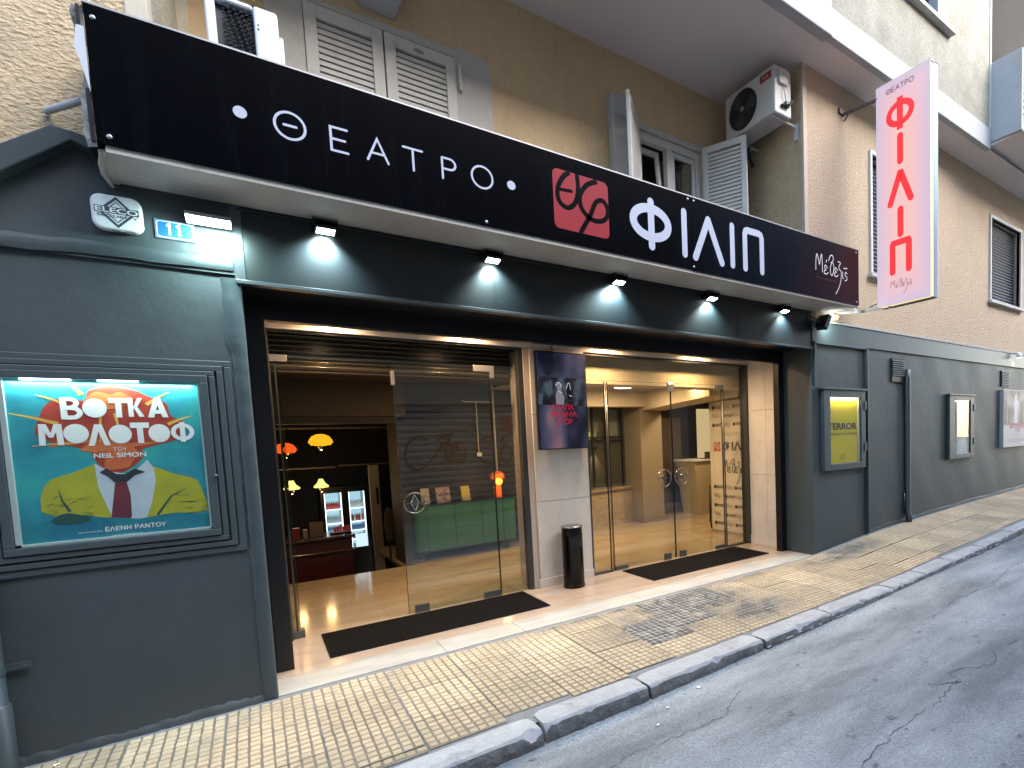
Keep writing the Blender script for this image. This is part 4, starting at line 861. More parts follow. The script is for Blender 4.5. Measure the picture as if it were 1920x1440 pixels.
# ================================================================ big name sign over the entrance
SY = -.443
sign = thing("name_sign", "long black fascia sign lettered ΘΕΑΤΡΟ and ΦΙΛΙΠ with a red square emblem over the entrance", "sign", (2.75, -.2, 3.06))
def sign_face_mat():
    m = bpy.data.materials.new("black_sign_panel"); m.use_nodes = True; k = N(m); b = k.n["Principled BSDF"]
    g = k.new("ShaderNodeNewGeometry"); sp = k.new("ShaderNodeSeparateXYZ"); k.link(g.outputs["Position"], sp.inputs[0])
    no = k.new("ShaderNodeTexNoise", Scale=1.2, Detail=2.0); k.link(g.outputs["Position"], no.inputs["Vector"])
    ad = k.new("ShaderNodeMath", operation='ADD'); k.link(sp.outputs[0], ad.inputs[0]); k.link(no.outputs[0], ad.inputs[1])
    mr = k.new("ShaderNodeMapRange"); mr.inputs[1].default_value = 0; mr.inputs[2].default_value = 6.6; k.link(ad.outputs[0], mr.inputs[0])
    cr = k.new("ShaderNodeValToRGB"); k.link(mr.outputs[0], cr.inputs[0]); e = cr.color_ramp.elements
    e[0].position = .55; e[0].color = (.0007, .0009, .0022, 1); e[1].position = 1.0; e[1].color = (.035, .014, .017, 1)
    x = cr.color_ramp.elements.new(.80); x.color = (.0035, .0055, .012, 1)  # bluish stop paints in the sky's reflection toward the right end
    md = k.new("ShaderNodeMapping"); md.inputs["Scale"].default_value = (7, 1, .5); k.link(g.outputs["Position"], md.inputs[0])
    nd = k.new("ShaderNodeTexNoise", Scale=2.0, Detail=6.0, Roughness=.65); k.link(md.outputs[0], nd.inputs["Vector"])
    rd = k.new("ShaderNodeMapRange"); rd.inputs[1].default_value = .5; rd.inputs[2].default_value = .8; rd.inputs[4].default_value = .035; k.link(nd.outputs[0], rd.inputs[0])
    mz = k.new("ShaderNodeMix", data_type='RGBA'); k.link(rd.outputs[0], mz.inputs[0]); k.link(cr.outputs[0], mz.inputs[6]); mz.inputs[7].default_value = (.05, .055, .065, 1)
    k.link(mz.outputs[2], b.inputs["Base Color"]); b.inputs["Roughness"].default_value = .32
    b.inputs["Specular IOR Level"].default_value = .07; b.inputs["Roughness"].default_value = .22
    return m
SF = sign_face_mat()
mb = MB(); mb.box(-.485, 3.322, SY, SY + .01, 3.075, 3.708); part(mb, "sign_panel", SF, sign)
mb = MB(); mb.box(3.325, 6.005, SY, SY + .01, 3.070, 3.712); part(mb, "sign_panel", SF, sign)
SBOX = mat("weathered_sign_box", (.42, .40, .365), .65, col2=(.34, .32, .29), nscale=4, stain=((.22, .18, .15), 5, .6, .8), fine=.04)
mb = MB(); mb.quad((-.47, SY+.02, 3.058), (6.0, SY+.02, 3.058), (6.0, .02, 3.058), (-.47, .02, 3.058)); mb.box(-.46, 6.0, SY + .011, SY + .035, 3.045, 3.075); mb.box(5.97, 6.0, SY + .012, .0, 3.06, 3.70); part(mb, "sign_underside", SBOX, sign)
mb = MB(); mb.box(-.49, 6.01, SY - .004, SY + .03, 3.7125, 3.722); mb.box(-.49, 6.01, SY+.03, -.38, 3.709, 3.716); part(mb, "top_trim", ALU, sign)
# battered left end
rnd = random.Random(5); mb = MB(); RUST = mat("weathered_sheet_end", (.30, .29, .28), .7, col2=(.10, .085, .08), nscale=14, metal=.2, fine=.2, bump=.5, bscale=30, clip=(.4, .6))
zs_ = [3.70, 3.66, 3.6, 3.52, 3.46, 3.42, 3.36, 3.28, 3.2, 3.12, 3.06]
ed = [(-.530, -.42), (-.535, -.425), (-.525, -.42), (-.528, -.42), (-.515, -.42), (-.508, -.42), (-.512, -.42), (-.530, -.42), (-.525, -.42), (-.532, -.42), (-.522, -.41)]
mb.add([(x, y, z) for (x, y), z in zip(ed, zs_)] + [(-.487 + rnd.uniform(-.004, 0), SY + .012, z) for z in zs_] + [(x - .01, -.05, z - .01) for (x, y), z in zip(ed, zs_)],
       [(i, i+1, 11+i+1, 11+i) for i in range(10)] + [(22+i, 22+i+1, i+1, i) for i in range(10)])
part(mb, "sign_end_plate", RUST, sign)
mb = MB(); mb.add([(-.515, -.446, 3.60), (-.488, -.449, 3.60), (-.488, -.449, 3.30), (-.512, -.447, 3.43), (-.53, -.446, 3.50)], [(0,1,2,3,4)]); part(mb, "torn_flap", mat("pale_torn_sheet", (.50, .53, .56), .4), sign)
mb = MB(); mb.box(-.512, -.50, -.44, -.40, 3.55, 3.70); part(mb, "end_bracket", BLACK, sign)
mb = MB(); mb.box(-.506, -.492, -.446, -.42, 3.08, 3.32); part(mb, "end_bracket", BLACK, sign)
mb = MB(); mb.tube([(-.475, -.42, 3.05), (-.50, -.30, 3.035), (-.51, -.18, 3.03), (-.50, -.02, 3.035)], .010, 6); mb.quad((-.49, -.43, 3.05), (-.45, -.43, 3.05), (-.47, 0, 3.05), (-.52, 0, 3.05)); part(mb, "bottom_edge_angle", SBOX, sign)
mb = MB(); mb.tube([(-.72, -.02, 3.352), (-.70, -.05, 3.352), (-.55, -.25, 3.345)], .016, 8); part(mb, "bracket_tube", SLAB, sign, smooth=True)
for (x, z) in ((-.455, 3.655), (-.44, 3.115), (3.29, 3.685), (3.36, 3.685), (3.34, 3.10), (5.95, 3.68), (5.95, 3.10), (1.42, 3.10)):
    mb = MB(); mb.lathe([(.012, 0), (.010, -.006), (.004, -.008)], (x, SY, z), 12, axis='y'); part(mb, "screw_head", ALU, sign, smooth=True)
PW = P_wall(SY); LW = mat("white_sign_lettering", (.40, .43, .52), .5); RED = mat("red_sign_emblem", (.26, .012, .02), .5, spec=.2)
mb = MB()
def put(mbx, strokes, u0, v0, su, sv, w, P, d, closed=()):
    for i, st in enumerate(strokes):
        mbx.strip([(u0 + a * su, v0 + b * sv) for a, b in st], w, P, d + .0004 * i, closed=(i in closed))
h = .132; z0 = 3.323; w = .0135
def one(st, u0_, v0_, su, sv, w_, P, closed=(), m=LW, parent=sign, nm="letter"):
    mb = MB(); put(mb, st, u0_, v0_, su, sv, w_, P, .0008, closed=closed); return part(mb, nm, m, parent)
one([ell(.5, .5, .5, .5), [(.3, .5), (.7, .5)]], .235, z0, .145, h + .012, w, PW, (0,))
one([[(1, 1), (0, 1), (0, 0), (1, 0)], [(0, .5), (.85, .5)]], .507, z0, .085, h, w, PW)
one([[(0, 0), (.5, 1), (1, 0)], [(.2, .34), (.8, .34)]], .698, z0, .115, h, w, PW)
one([[(0, 1), (1, 1)], [(.5, .97), (.5, 0)]], .905, z0, .112, h, w, PW)
one([[(0, 0), (0, 1)], [(0, 1), (.55, 1)] + [(.55 + .42*math.sin(R(a)), .74 + .26*math.cos(R(a))) for a in range(15, 181, 15)] + [(0, .48)]], 1.142, z0, .088, h, w, PW)
one([ell(.5, .5, .5, .5)], 1.336, z0, .145, h + .012, w, PW, (0,))
for u_, v_ in ((.083, 3.398), (1.618, 3.393)): mb = MB(); mb.disc(u_, v_, .031, .031, PW, .0008); part(mb, "dot", LW, sign)
h = .436; z0 = 3.163; w = .068
mb = MB(); put(mb, [[(0, .034), (0, h - .034)]], 2.868, z0, 1, 1, w, PW, .0012); mb.strip(ell(2.868, 3.392, .187, .118, n=40), .074, PW, .0008, closed=True); part(mb, "letter", LW, sign)
one([[(0, .034), (0, h - .034)]], 3.240, z0, 1, 1, w * .92, PW)
one([[(0, .03), (.167, h - .045)], [(.167, h - .045), (.334, .03)]], 3.368, z0, 1, 1, w, PW)
one([[(0, .034), (0, h - .034)]], 3.848, z0, 1, 1, w * .92, PW)
one([[(0, .034), (0, h - .075), (.012, h - .045), (.04, h - .034), (.20, h - .034), (.232, h - .045), (.245, h - .075), (.245, .034)]], 4.025, z0, 1, 1, w * .95, PW)
def rrect(u0, u1, v0, v1, r, n=5):
    out = []
    for (cu, cv, a0) in ((u1-r, v1-r, 0), (u0+r, v1-r, 90), (u0+r, v0+r, 180), (u1-r, v0+r, 270)):
        out += [(cu + r*math.cos(R(a0 + 90*k/n)), cv + r*math.sin(R(a0 + 90*k/n))) for k in range(n+1)]
    return out
def emblem(u0, v0, s, P, d, parent, redm, inkm, kw={}, sv=None):
    sv = sv or s
    mb = MB(); mb.poly(rrect(u0, u0+s, v0, v0+sv, s*.09), P, d); part(mb, "emblem", redm, parent, **kw)
    mb = MB(); q = lambda L: [(u0 + a*s, v0 + b*sv) for a, b in L]
    th = spline([(.30, 1.0), (.18, .88), (.08, .66), (.10, .46), (.24, .38), (.38, .50), (.44, .74), (.43, 1.0)])
    mb.strip(q(th), s*.075, P, d + .0006, cap=False); mb.strip(q([(.08, .66), (.32, .68)]), s*.05, P, d + .0010)
    ph = spline([(.80, .98), (.60, .86), (.47, .64), (.50, .42), (.68, .28), (.90, .32), (.99, .50), (.90, .66), (.76, .60), (.64, .34), (.45, .0)])
    mb.strip(q(ph), s*.075, P, d + .0014, cap=False)
    mb.poly(q([(.14, 1.01), (.30, 1.01), (.05, .80), (.0, .82)]), P, d + .0018) if False else None
    part(mb, "emblem_strokes", inkm, parent, **kw)
emblem(1.948, 3.172, .49, PW, .0008, sign, RED, mat("emblem_black", (.0008, .001, .0022), .3, spec=.07), sv=.436)
def methexis(u0, v0, su, sv, P, d, w):
    mb = MB()
    S = [[(0, .52), (.01, .80), (.045, .93), (.09, .78), (.115, .68), (.15, .86), (.185, .95), (.20, .75), (.205, .50)],
         [(.36, .64), (.30, .70), (.27, .63), (.32, .585), (.27, .55), (.26, .48), (.33, .47), (.38, .52)], [(.32, .78), (.34, .84)],
         [(.40, .84), (.45, .97), (.52, 1.0), (.55, .90), (.49, .78), (.45, .64), (.46, .50), (.51, .47), (.555, .60), (.56, .74), (.52, .82), (.47, .80)],
         [(.68, .64), (.62, .70), (.59, .63), (.64, .585), (.59, .55), (.585, .48), (.65, .47), (.70, .52)],
         [(.70, .88), (.78, .86), (.72, .72), (.80, .62), (.79, .40), (.72, .18), (.62, .0)],
         [(.85, .64), (.845, .50), (.88, .46)], [(1.0, .62), (.94, .64), (.93, .56), (.99, .52), (.98, .44), (.92, .42)], [(.88, .74), (1.0, .76)]]
    for i, st in enumerate(S): mb.strip([(u0 + a*su, v0 + b*sv) for a, b in spline(st, 5)], w, P, d + .0004*i)
    return mb
part(methexis(5.16, 3.145, .60, .42, PW, .0008, .010), "lettering", mat("white_script_lettering", (.75, .72, .74), .4), sign)
mb = MB(); mb.text("ΚΑΛΛΙΤΕΧΝΙΚΗ ΕΤΑΙΡΕΙΑ", 5.18, 5.55, 3.278, 3.290, PW, .0008); part(mb, "small_print", mat("dark_red_print", (.18, .03, .03), .5), sign)

# ================================================================ blade sign
bs = thing("blade_sign", "tall backlit projecting sign with red letters reading ΦΙΛΙΠ downwards", "sign", (6.53, -.75, 3.08))
BX = 6.45; y0b, y1b, z0b, z1b = -1.075, -.425, 3.09, 5.72
def blade_mat():
    m = bpy.data.materials.new("backlit_acrylic_face"); m.use_nodes = True; k = N(m); b = k.n["Principled BSDF"]
    g = k.new("ShaderNodeNewGeometry"); sp = k.new("ShaderNodeSeparateXYZ"); k.link(g.outputs["Position"], sp.inputs[0])
    a = k.new("ShaderNodeMapRange"); k.link(sp.outputs[1], a.inputs[0]); a.inputs[1].default_value = y0b; a.inputs[2].default_value = y1b; a.inputs[3].default_value = -1; a.inputs[4].default_value = 1
    a2 = k.new("ShaderNodeMath", operation='ABSOLUTE'); k.link(a.outputs[0], a2.inputs[0])
    z = k.new("ShaderNodeMapRange"); k.link(sp.outputs[2], z.inputs[0]); z.inputs[1].default_value = z0b; z.inputs[2].default_value = z1b; z.inputs[3].default_value = -1; z.inputs[4].default_value = 1
    z2 = k.new("ShaderNodeMath", operation='ABSOLUTE'); k.link(z.outputs[0], z2.inputs[0]); z3 = k.new("ShaderNodeMath", operation='POWER'); k.link(z2.outputs[0], z3.inputs[0]); z3.inputs[1].default_value = 3
    mx = k.new("ShaderNodeMath", operation='MAXIMUM'); k.link(a2.outputs[0], mx.inputs[0]); k.link(z3.outputs[0], mx.inputs[1])
    cr = k.new("ShaderNodeValToRGB"); k.link(mx.outputs[0], cr.inputs[0]); e = cr.color_ramp.elements
    e[0].position = .25; e[0].color = (1.0, .60, .56, 1); e[1].position = 1.0; e[1].color = (.66, .58, .74, 1); x = cr.color_ramp.elements.new(.7); x.color = (.85, .58, .68, 1)
    k.link(cr.outputs[0], b.inputs["Emission Color"]); b.inputs["Emission Strength"].default_value = .235 * LK
    b.inputs["Base Color"].default_value = (.07, .05, .055, 1); b.inputs["Roughness"].default_value = .3
    return m
mb = MB(); mb.box(BX, BX + .012, y0b, y1b, z0b, z1b); part(mb, "sign_face", blade_mat(), bs, bevel=.002)
mb = MB(); mb.box(BX + .172, BX + .184, y0b, y1b, z0b, z1b); part(mb, "sign_face", MATS["white_enamel"], bs)
GLOW = mat("yellow_glowing_acrylic_edge", (.16, .13, .06), .4, emit=(1.0, .68, .22), estr=.34)
mb = MB(); mb.box(BX + .013, BX + .085, y0b + .004, y0b + .012, z0b + .01, z1b - .03); mb.box(BX + .013, BX + .075, y0b + .02, y1b - .02, z0b + .004, z0b + .012); part(mb, "glowing_edge", GLOW, bs)
FR = mat("satin_blue_grey_frame", (.20, .25, .33), .3, metal=.5)
mb = MB(); mb.box(BX + .087, BX + .170, y0b, y0b + .02, z0b, z1b); mb.box(BX + .013, BX + .170, y0b, y1b, z1b - .02, z1b); mb.box(BX + .013, BX + .170, y1b - .02, y1b, z0b, z1b - .021); mb.box(BX + .077, BX + .170, y0b + .021, y1b - .021, z0b, z0b + .02); part(mb, "sign_frame", FR, bs, bevel=.004)
PB = P_left(BX); uc = .755; BR = mat("glowing_red_lettering", (.45, .02, .02), .4, emit=(1.0, .028, .035), estr=.30)
mb = MB(); w = .074
def zz(v): return v
# heights of the five letters down the face
mb.strip([(uc-.03, 5.115), (uc-.03, 5.485)], w, PB, .0016, cap=False); mb.strip(ell(uc-.03, 5.30, .138, .115, n=36), .066, PB, .0008, closed=True); part(mb, "letter", BR, bs)
for st in ([(uc-.03, 4.75), (uc-.03, 5.04)], [(uc - .155, 4.285), (uc - .035, 4.615), (uc - .025, 4.615), (uc + .095, 4.285)], [(uc-.03, 3.905), (uc-.03, 4.195)], [(uc - .13, 3.475), (uc - .13, 3.795), (uc - .12, 3.815), (uc + .06, 3.815), (uc + .07, 3.795), (uc + .07, 3.475)]):
    mb = MB(); mb.strip(st, w, PB, .0008); part(mb, "letter", BR, bs)

mb = MB()
def theatro(mb, u0, v0, h, P, d, w, gap=.30):
    z_ = u0
    for i, (wd, sts, cl_) in enumerate(((1.0, [ell(.5, .5, .5, .5, n=20), [(.3, .5), (.7, .5)]], (0,)), (.62, [[(1, 1), (0, 1), (0, 0), (1, 0)], [(0, .5), (.85, .5)]], ()), (.86, [[(0, 0), (.5, 1), (1, 0)], [(.2, .34), (.8, .34)]], ()),
                          (.78, [[(0, 1), (1, 1)], [(.5, .97), (.5, 0)]], ()), (.62, [[(0, 0), (0, 1), (.55, 1)] + [(.55 + .42*math.sin(R(a)), .74 + .26*math.cos(R(a))) for a in range(15, 181, 15)] + [(0, .48)]], ()), (1.0, [ell(.5, .5, .5, .5, n=20)], (0,)))):
        put(mb, sts, z_, v0, wd*h, h, w, P, d, closed=cl_); z_ += (wd + gap) * h
def sign_z(u): return u
mbt = MB(); theatro(mbt, 0, 0, 1, lambda u, v, d: (u, v, d), 0, .14, gap=.30); W6 = 6.5
theatro(mb, .560, 5.580, .0525, PB, .0008, .0085, gap=.27); part(mb, "lettering", mat("dark_navy_print", (.02, .015, .04), .5), bs)
part(methexis(.60, 3.20, .26, .18, PB, .0008, .006), "script_lettering", mat("dull_red_script", (.30, .08, .09), .5), bs)
mb = MB(); mb.tube([(6.40, .0, 5.62), (6.47, -.44, 5.60)], .022, 8); mb.box(6.30, 6.42, -.03, .0, 5.60, 5.66); mb.tube([(6.42, -.01, 5.54), (6.40, -.10, 5.60)], .012, 6); part(mb, "upper_bracket", mat("dark_rusty_steel", (.10, .08, .075), .6), bs)
mb = MB(); mb.tube([(6.02, -.02, 3.055), (6.16, -.10, 3.07), (6.36, -.24, 3.075), (6.48, -.43, 3.10)], .020, 8); mb.tube([(6.30, -.26, 3.05), (6.34, -.20, 3.12)], .03, 10); part(mb, "lower_bracket", mat("pale_steel_arm", (.45, .42, .38), .5), bs)
mb = MB(); mb.tube([(6.05, -.03, 3.03), (6.13, -.05, 3.03)], .055, 12); mb.box(5.98, 6.30, -.06, -.01, 2.975, 2.99); part(mb, "bracket_foot", mat("brown_plaster_lump", (.34, .22, .13), .8, bump=.5, bscale=30), bs)
mb = MB(); mb.tube([(6.42, -.33, 3.12), (6.46, -.42, 3.15), (6.52, -.6, 3.07), (6.55, -1.05, 3.078)], .006, 6); part(mb, "cable", BLACK, bs)

# ================================================================ wall lamps under the sign
COOL = (.68, .93, 1.0)
GL = emis("cool_white_lamp_lens", (.80, .98, 1.0), 9)
lx = [.487, 1.60, 2.775, 3.93, 5.09]
ll = ["cool white spotlight on the dark fascia, first from the left above the left doors", "cool white spotlight on the dark fascia above the right edge of the left doors", "cool white spotlight on the dark fascia above the wall screen", "cool white spotlight on the dark fascia above the middle of the right doors", "cool white spotlight on the dark fascia at its right end beside the floodlight"]
wl0 = thing("wall_spotlight", ll[0], "lamp", (lx[0], -.012, 3.0), group="spotlights along the fascia under the sign")
x = lx[0]
mb = MB(); mb.hexa([(x-.062, -.095, 2.985), (x+.062, -.095, 2.985), (x+.062, -.03, 2.97), (x-.062, -.03, 2.97)], [(x-.062, -.10, 3.005), (x+.062, -.10, 3.005), (x+.062, -.035, 3.005), (x-.062, -.035, 3.005)]); part(mb, "lamp_body", BLACK, wl0, bevel=.004)
mb = MB(); mb.hexa([(x-.050, -.093, 2.9835), (x+.050, -.093, 2.9835), (x+.050, -.035, 2.9685), (x-.050, -.035, 2.9685)], [(x-.050, -.093, 2.9845), (x+.050, -.093, 2.9845), (x+.050, -.035, 2.9695), (x-.050, -.035, 2.9695)]); part(mb, "lens", GL, wl0)
mb = MB()
for s_ in (-1, 1): mb.box(x + s_*.068 - .003, x + s_*.068 + .003, -.10, -.012, 3.0, 3.045)
mb.box(x-.07, x+.07, -.06, -.012, 3.042, 3.048); part(mb, "bracket", BLACK, wl0)
for i in range(1, 5): copy_tree(wl0, (lx[i], -.012, 3.0), ll[i])
for i, x in enumerate(lx): spot("spotlight_beam", (x, -.075, 2.965), (x + (-.03, .02, -.05, .0, .03)[i], (-.005, .0, -.01, .005, -.005)[i], 2.70), (40, 31, 37, 33, 27)[i], (125, 118, 128, 121, 116)[i], ((.68, .93, 1.0), (.72, .95, .98), (.66, .92, 1.0), (.74, .95, .97), (.70, .93, 1.0))[i], 1.0, .02)
mb = MB()
pts_ = [(.03, -.018, 3.035)]
for a_, b_ in zip(lx, lx[1:]):
    pts_ += [(a_, -.022, 3.040), (a_ + (b_ - a_) * .3, -.020, 3.030), (a_ + (b_ - a_) * .65, -.020, 3.026)]
pts_ += [(lx[-1], -.022, 3.038), (5.55, -.022, 3.03), (5.60, -.02, 3.0)]
mb.tube(pts_, .005, 6); part(mb, "power_cable", BLACK)
# floodlight at the left
fl_ = thing("flood_light", "bright bar floodlight beside the blue number plate at the left end of the sign", "lamp", (-.11, -.02, 2.92))
mb = MB(); mb.hexa([(-.205, -.155, 2.909), (.003, -.155, 2.909), (.003, -.06, 2.893), (-.205, -.06, 2.893)], [(-.205, -.155, 2.93), (.003, -.155, 2.93), (.003, -.05, 2.925), (-.205, -.05, 2.925)]); part(mb, "lamp_body", mat("grey_cast_housing", (.25, .26, .27), .5), fl_, bevel=.004)
mb = MB(); mb.hexa([(-.20, -.150, 2.899), (-.002, -.150, 2.899), (-.002, -.085, 2.885), (-.20, -.085, 2.885)], [(-.20, -.150, 2.908), (-.002, -.150, 2.908), (-.002, -.085, 2.892), (-.20, -.085, 2.892)]); part(mb, "lens", emis("floodlight_lens", (.86, 1.0, .98), 9.0), fl_)
mb = MB(); mb.box(-.14, -.06, -.05, -.019, 2.90, 2.96); part(mb, "bracket", MATS["grey_cast_housing"], fl_)
area("floodlight_beam", (-.06, -.20, 2.875), (-.16, .05, 2.30), 4.2, .19, .06, (.62, .93, .90))
f2 = thing("flood_light", "black box floodlight at the right end of the fascia beneath the sign corner", "lamp", (5.72, -.1, 2.93))
mb = MB(); mb.hexa([(5.66, -.20, 2.84), (5.72, -.20, 2.80), (5.74, -.04, 2.82), (5.68, -.04, 2.86)], [(5.76, -.20, 3.0), (5.82, -.20, 2.97), (5.84, -.04, 2.98), (5.78, -.04, 3.01)]); part(mb, "lamp_body", BLACK, f2, bevel=.006)
mb = MB(); mb.tube([(5.60, -.02, 2.99), (5.66, -.10, 2.93), (5.70, -.12, 2.90)], .008, 6); mb.tube([(5.58, -.015, 3.01), (5.56, -.02, 2.85), (5.63, -.03, 2.83)], .005, 6); part(mb, "cable", BLACK, f2)
mb = MB(); mb.hexa([(5.730, -.19, 2.812), (5.750, -.05, 2.832), (5.745, -.05, 2.834), (5.725, -.19, 2.814)], [(5.826, -.19, 2.968), (5.846, -.05, 2.978), (5.842, -.05, 2.98), (5.822, -.19, 2.97)]); part(mb, "lens", emis("floodlight_lens_b", (.95, 1.0, .95), 4.0), f2)
area("floodlight_beam", (5.87, -.14, 2.93), (6.9, .02, 2.2), 2.0, .1, .1, (.80, .96, .95))
spot("floodlight_spill", (5.86, -.15, 2.93), (6.0, -.16, 3.06), .6, 140, (.95, 1, .95), 1, .03)
# small warm lamp far right
wr = thing("wall_lamp", "small warm spotlight on the grey band at the far right above the framed poster", "lamp", (12.1, -.03, 2.90))
mb = MB(); mb.lathe([(.03, .0), (.045, -.05), (.05, -.09)], (12.05, -.12, 2.95), 12); mb.tube([(12.05, -.12, 2.95), (12.05, -.02, 2.96)], .012, 6); part(mb, "lamp_body", WHITEM, wr, smooth=True)
mb = MB(); mb.lathe([(.046, -.092), (.001, -.093)], (12.05, -.12, 2.95), 12); part(mb, "lens", emis("warm_lamp_lens", (1, .85, .6), 4), wr)
spot("wall_lamp_beam", (12.03, -.10, 2.85), (12.02, .0, 2.55), 5, 90, (1, .72, .38), .8, .02)
# ================================================================ alarm box and number plate
al = thing("alarm_box", "white rounded alarm box printed ELECO SECURITY under the left end of the sign", "alarm box", (-.487, -.02, 2.88))
mb = MB(); mb.prism(rrect(-.588, -.388, 2.790, 2.972, .045, 6), P_wall(-.018), .0, .055); part(mb, "housing", WHITEM, al, bevel=.012, seg=3)
PA = P_wall(-.073); INK = mat("dark_grey_print", (.05, .055, .065), .6)
mb = MB(); mb.strip([(-.487, 2.955), (-.420, 2.882), (-.487, 2.808), (-.554, 2.882)], .011, PA, .0008, closed=True); mb.strip([(-.487, 2.934), (-.440, 2.882), (-.487, 2.829), (-.534, 2.882)], .004, PA, .0008, closed=True); part(mb, "diamond_logo", INK, al)
mb = MB(); mb.poly([(-.574, 2.872), (-.400, 2.872), (-.400, 2.907), (-.574, 2.907)], PA, .0016); part(mb, "name_band", INK, al)
mb = MB(); mb.text("ELECO", -.570, -.404, 2.876, 2.903, PA, .0024, bold=.02); part(mb, "lettering", WHITEM, al)
mb = MB(); mb.text("SECURITY", -.565, -.405, 2.853, 2.866, PA, .0016, bold=.01); part(mb, "lettering", INK, al)
mb = MB(); mb.lathe([(.03, 0), (.028, .006)], (-.487, -.05, 2.788), 12, squash=.6); part(mb, "sounder_cap", MATS["grey_cast_housing"], al)
npl = thing("number_plate", "small blue enamel house number 11 beside the floodlight", "number plate", (-.257, -.02, 2.85))
mb = MB(); mb.box(-.345, -.172, -.026, -.018, 2.795, 2.90); part(mb, "plate", mat("weathered_plate_edge", (.10, .16, .24), .5), npl, bevel=.002)
PN = P_wall(-.026); mb = MB(); mb.poly([(-.335, 2.812), (-.325, 2.804), (-.192, 2.804), (-.182, 2.812), (-.182, 2.882), (-.192, 2.890), (-.325, 2.890), (-.335, 2.882)], PN, .0008); part(mb, "plate_field", mat("blue_enamel", (.015, .11, .33), .35, col2=(.01, .08, .25), nscale=12), npl)
mb = MB(); mb.strip([(-.335, 2.812), (-.325, 2.804), (-.192, 2.804), (-.182, 2.812), (-.182, 2.882), (-.192, 2.890), (-.325, 2.890), (-.335, 2.882)], .003, PN, .0014, closed=True)
for x in (-.282, -.240): mb.strip([(x - .012, 2.868), (x, 2.878), (x, 2.818)], .010, PN, .0014, cap=False)
part(mb, "numerals", mat("white_enamel_figures", (.72, .76, .80), .35), npl)

# ================================================================ big poster case on the left
pc = thing("poster_case", "large lit display case with the turquoise ΒΟΤΚΑ ΜΟΛΟΤΟΦ poster on the left wall", "poster case", (-.61, -.02, 1.56))
cx0, cx1, cz0, cz1 = -1.0, -.222, 1.125, 1.995
for i, (o_, dpt, wd) in enumerate(((.155, .012, .035), (.115, .022, .030), (.075, .030, .028), (.042, .040, .040))):
    mb = MB(); a, b, c_, d = cx0 - o_, cx1 + o_, cz0 - o_, cz1 + o_ * .82
    mb.box(a, b, -dpt - .004, 0.02, d - wd, d); mb.box(a, b, -dpt - .004, 0.02, c_, c_ + wd); mb.box(a, a + wd, -dpt - .004, 0.02, c_ + wd, d - wd); mb.box(b - wd, b, -dpt - .004, 0.02, c_ + wd, d - wd)
    part(mb, "frame_moulding", GREYTRIM, pc, bevel=.004)
PP = P_wall(-.012)
def teal_mat():
    m = bpy.data.materials.new("turquoise_poster_print"); m.use_nodes = True; k = N(m); b = k.n["Principled BSDF"]
    g = k.new("ShaderNodeNewGeometry"); no = k.new("ShaderNodeTexNoise", Scale=2.6, Detail=5.0, Roughness=.6); k.link(g.outputs["Position"], no.inputs["Vector"])
    cr = k.new("ShaderNodeValToRGB"); k.link(no.outputs[0], cr.inputs[0]); e = cr.color_ramp.elements
    e[0].position = .35; e[0].color = (.012, .17, .25, 1); e[1].position = .68; e[1].color = (.03, .40, .32, 1); x = cr.color_ramp.elements.new(.5); x.color = (.018, .27, .33, 1)
    k.link(cr.outputs[0], b.inputs["Base Color"]); b.inputs["Roughness"].default_value = .5
    return m
mb = MB(); mb.quad((cx0, -.012, cz0), (cx1, -.012, cz0), (cx1, -.012, cz1), (cx0, -.012, cz1)); part(mb, "poster", teal_mat(), pc)
def pu0(a, b): return (cx0 + a * (cx1 - cx0), cz0 + b * (cz1 - cz0))
def pu(a, b): return pu0(1.07*a - .095, .911*b + .0605)   # poster coordinates 0..1
def pm(name, c, c2=None): return mat(name, c, .5, col2=c2, nscale=7, clip=(.35, .65))
# explosion cloud
cl = [(.30, .60), (.22, .66), (.24, .76), (.28, .86), (.36, .90), (.45, .885), (.47, .95), (.56, .985), (.68, .965), (.76, .915), (.84, .87), (.86, .78), (.93, .73), (.92, .65), (.86, .60), (.78, .575), (.70, .545), (.70, .50), (.66, .44), (.60, .395), (.56, .385), (.50, .42), (.46, .50), (.44, .55)]
mb = MB(); mb.poly([pu(a, b) for a, b in spline(cl + [cl[0]], 4)[:-1]], PP, .001); part(mb, "cloud_print", pm("red_cloud_print", (.40, .045, .02), (.30, .03, .02)), pc)
mb = MB()
mb.poly([pu(a, b) for a, b in spline([(.44, .88), (.50, .945), (.57, .93), (.62, .945), (.68, .90), (.62, .84), (.50, .83), (.44, .88)], 4)[:-1]], PP, .0016)
mb.poly([pu(a, b) for a, b in [(.50, .40), (.54, .62), (.60, .66), (.68, .52), (.62, .42)]], PP, .0016)
mb.poly([pu(a, b) for a, b in [(.26, .575), (.45, .60), (.40, .55), (.48, .53), (.84, .60), (.62, .59), (.50, .62), (.36, .62)]], PP, .0018)
part(mb, "flame_print", pm("orange_flame_print", (.62, .20, .05), (.50, .09, .03)), pc)
mb = MB()
for (a, b, c_, d, w_) in ((.24, .92, .36, .86, .018), (.40, .98, .44, .925, .03), (.86, .95, .74, .86, .024), (.97, .78, .84, .72, .022), (.12, .80, .32, .73, .026), (.20, .585, .40, .60, .015), (.50, .60, .52, .86, .02), (.60, .60, .585, .80, .02)):
    mb.strip([pu(a, b), pu((a+c_)/2, (b+d)/2 + .005), pu(c_, d)], .004, PP, .0022, w2=w_ * .8, cap=False)
part(mb, "spark_print", pm("yellow_spark_print", (.72, .45, .10), (.60, .25, .05)), pc)
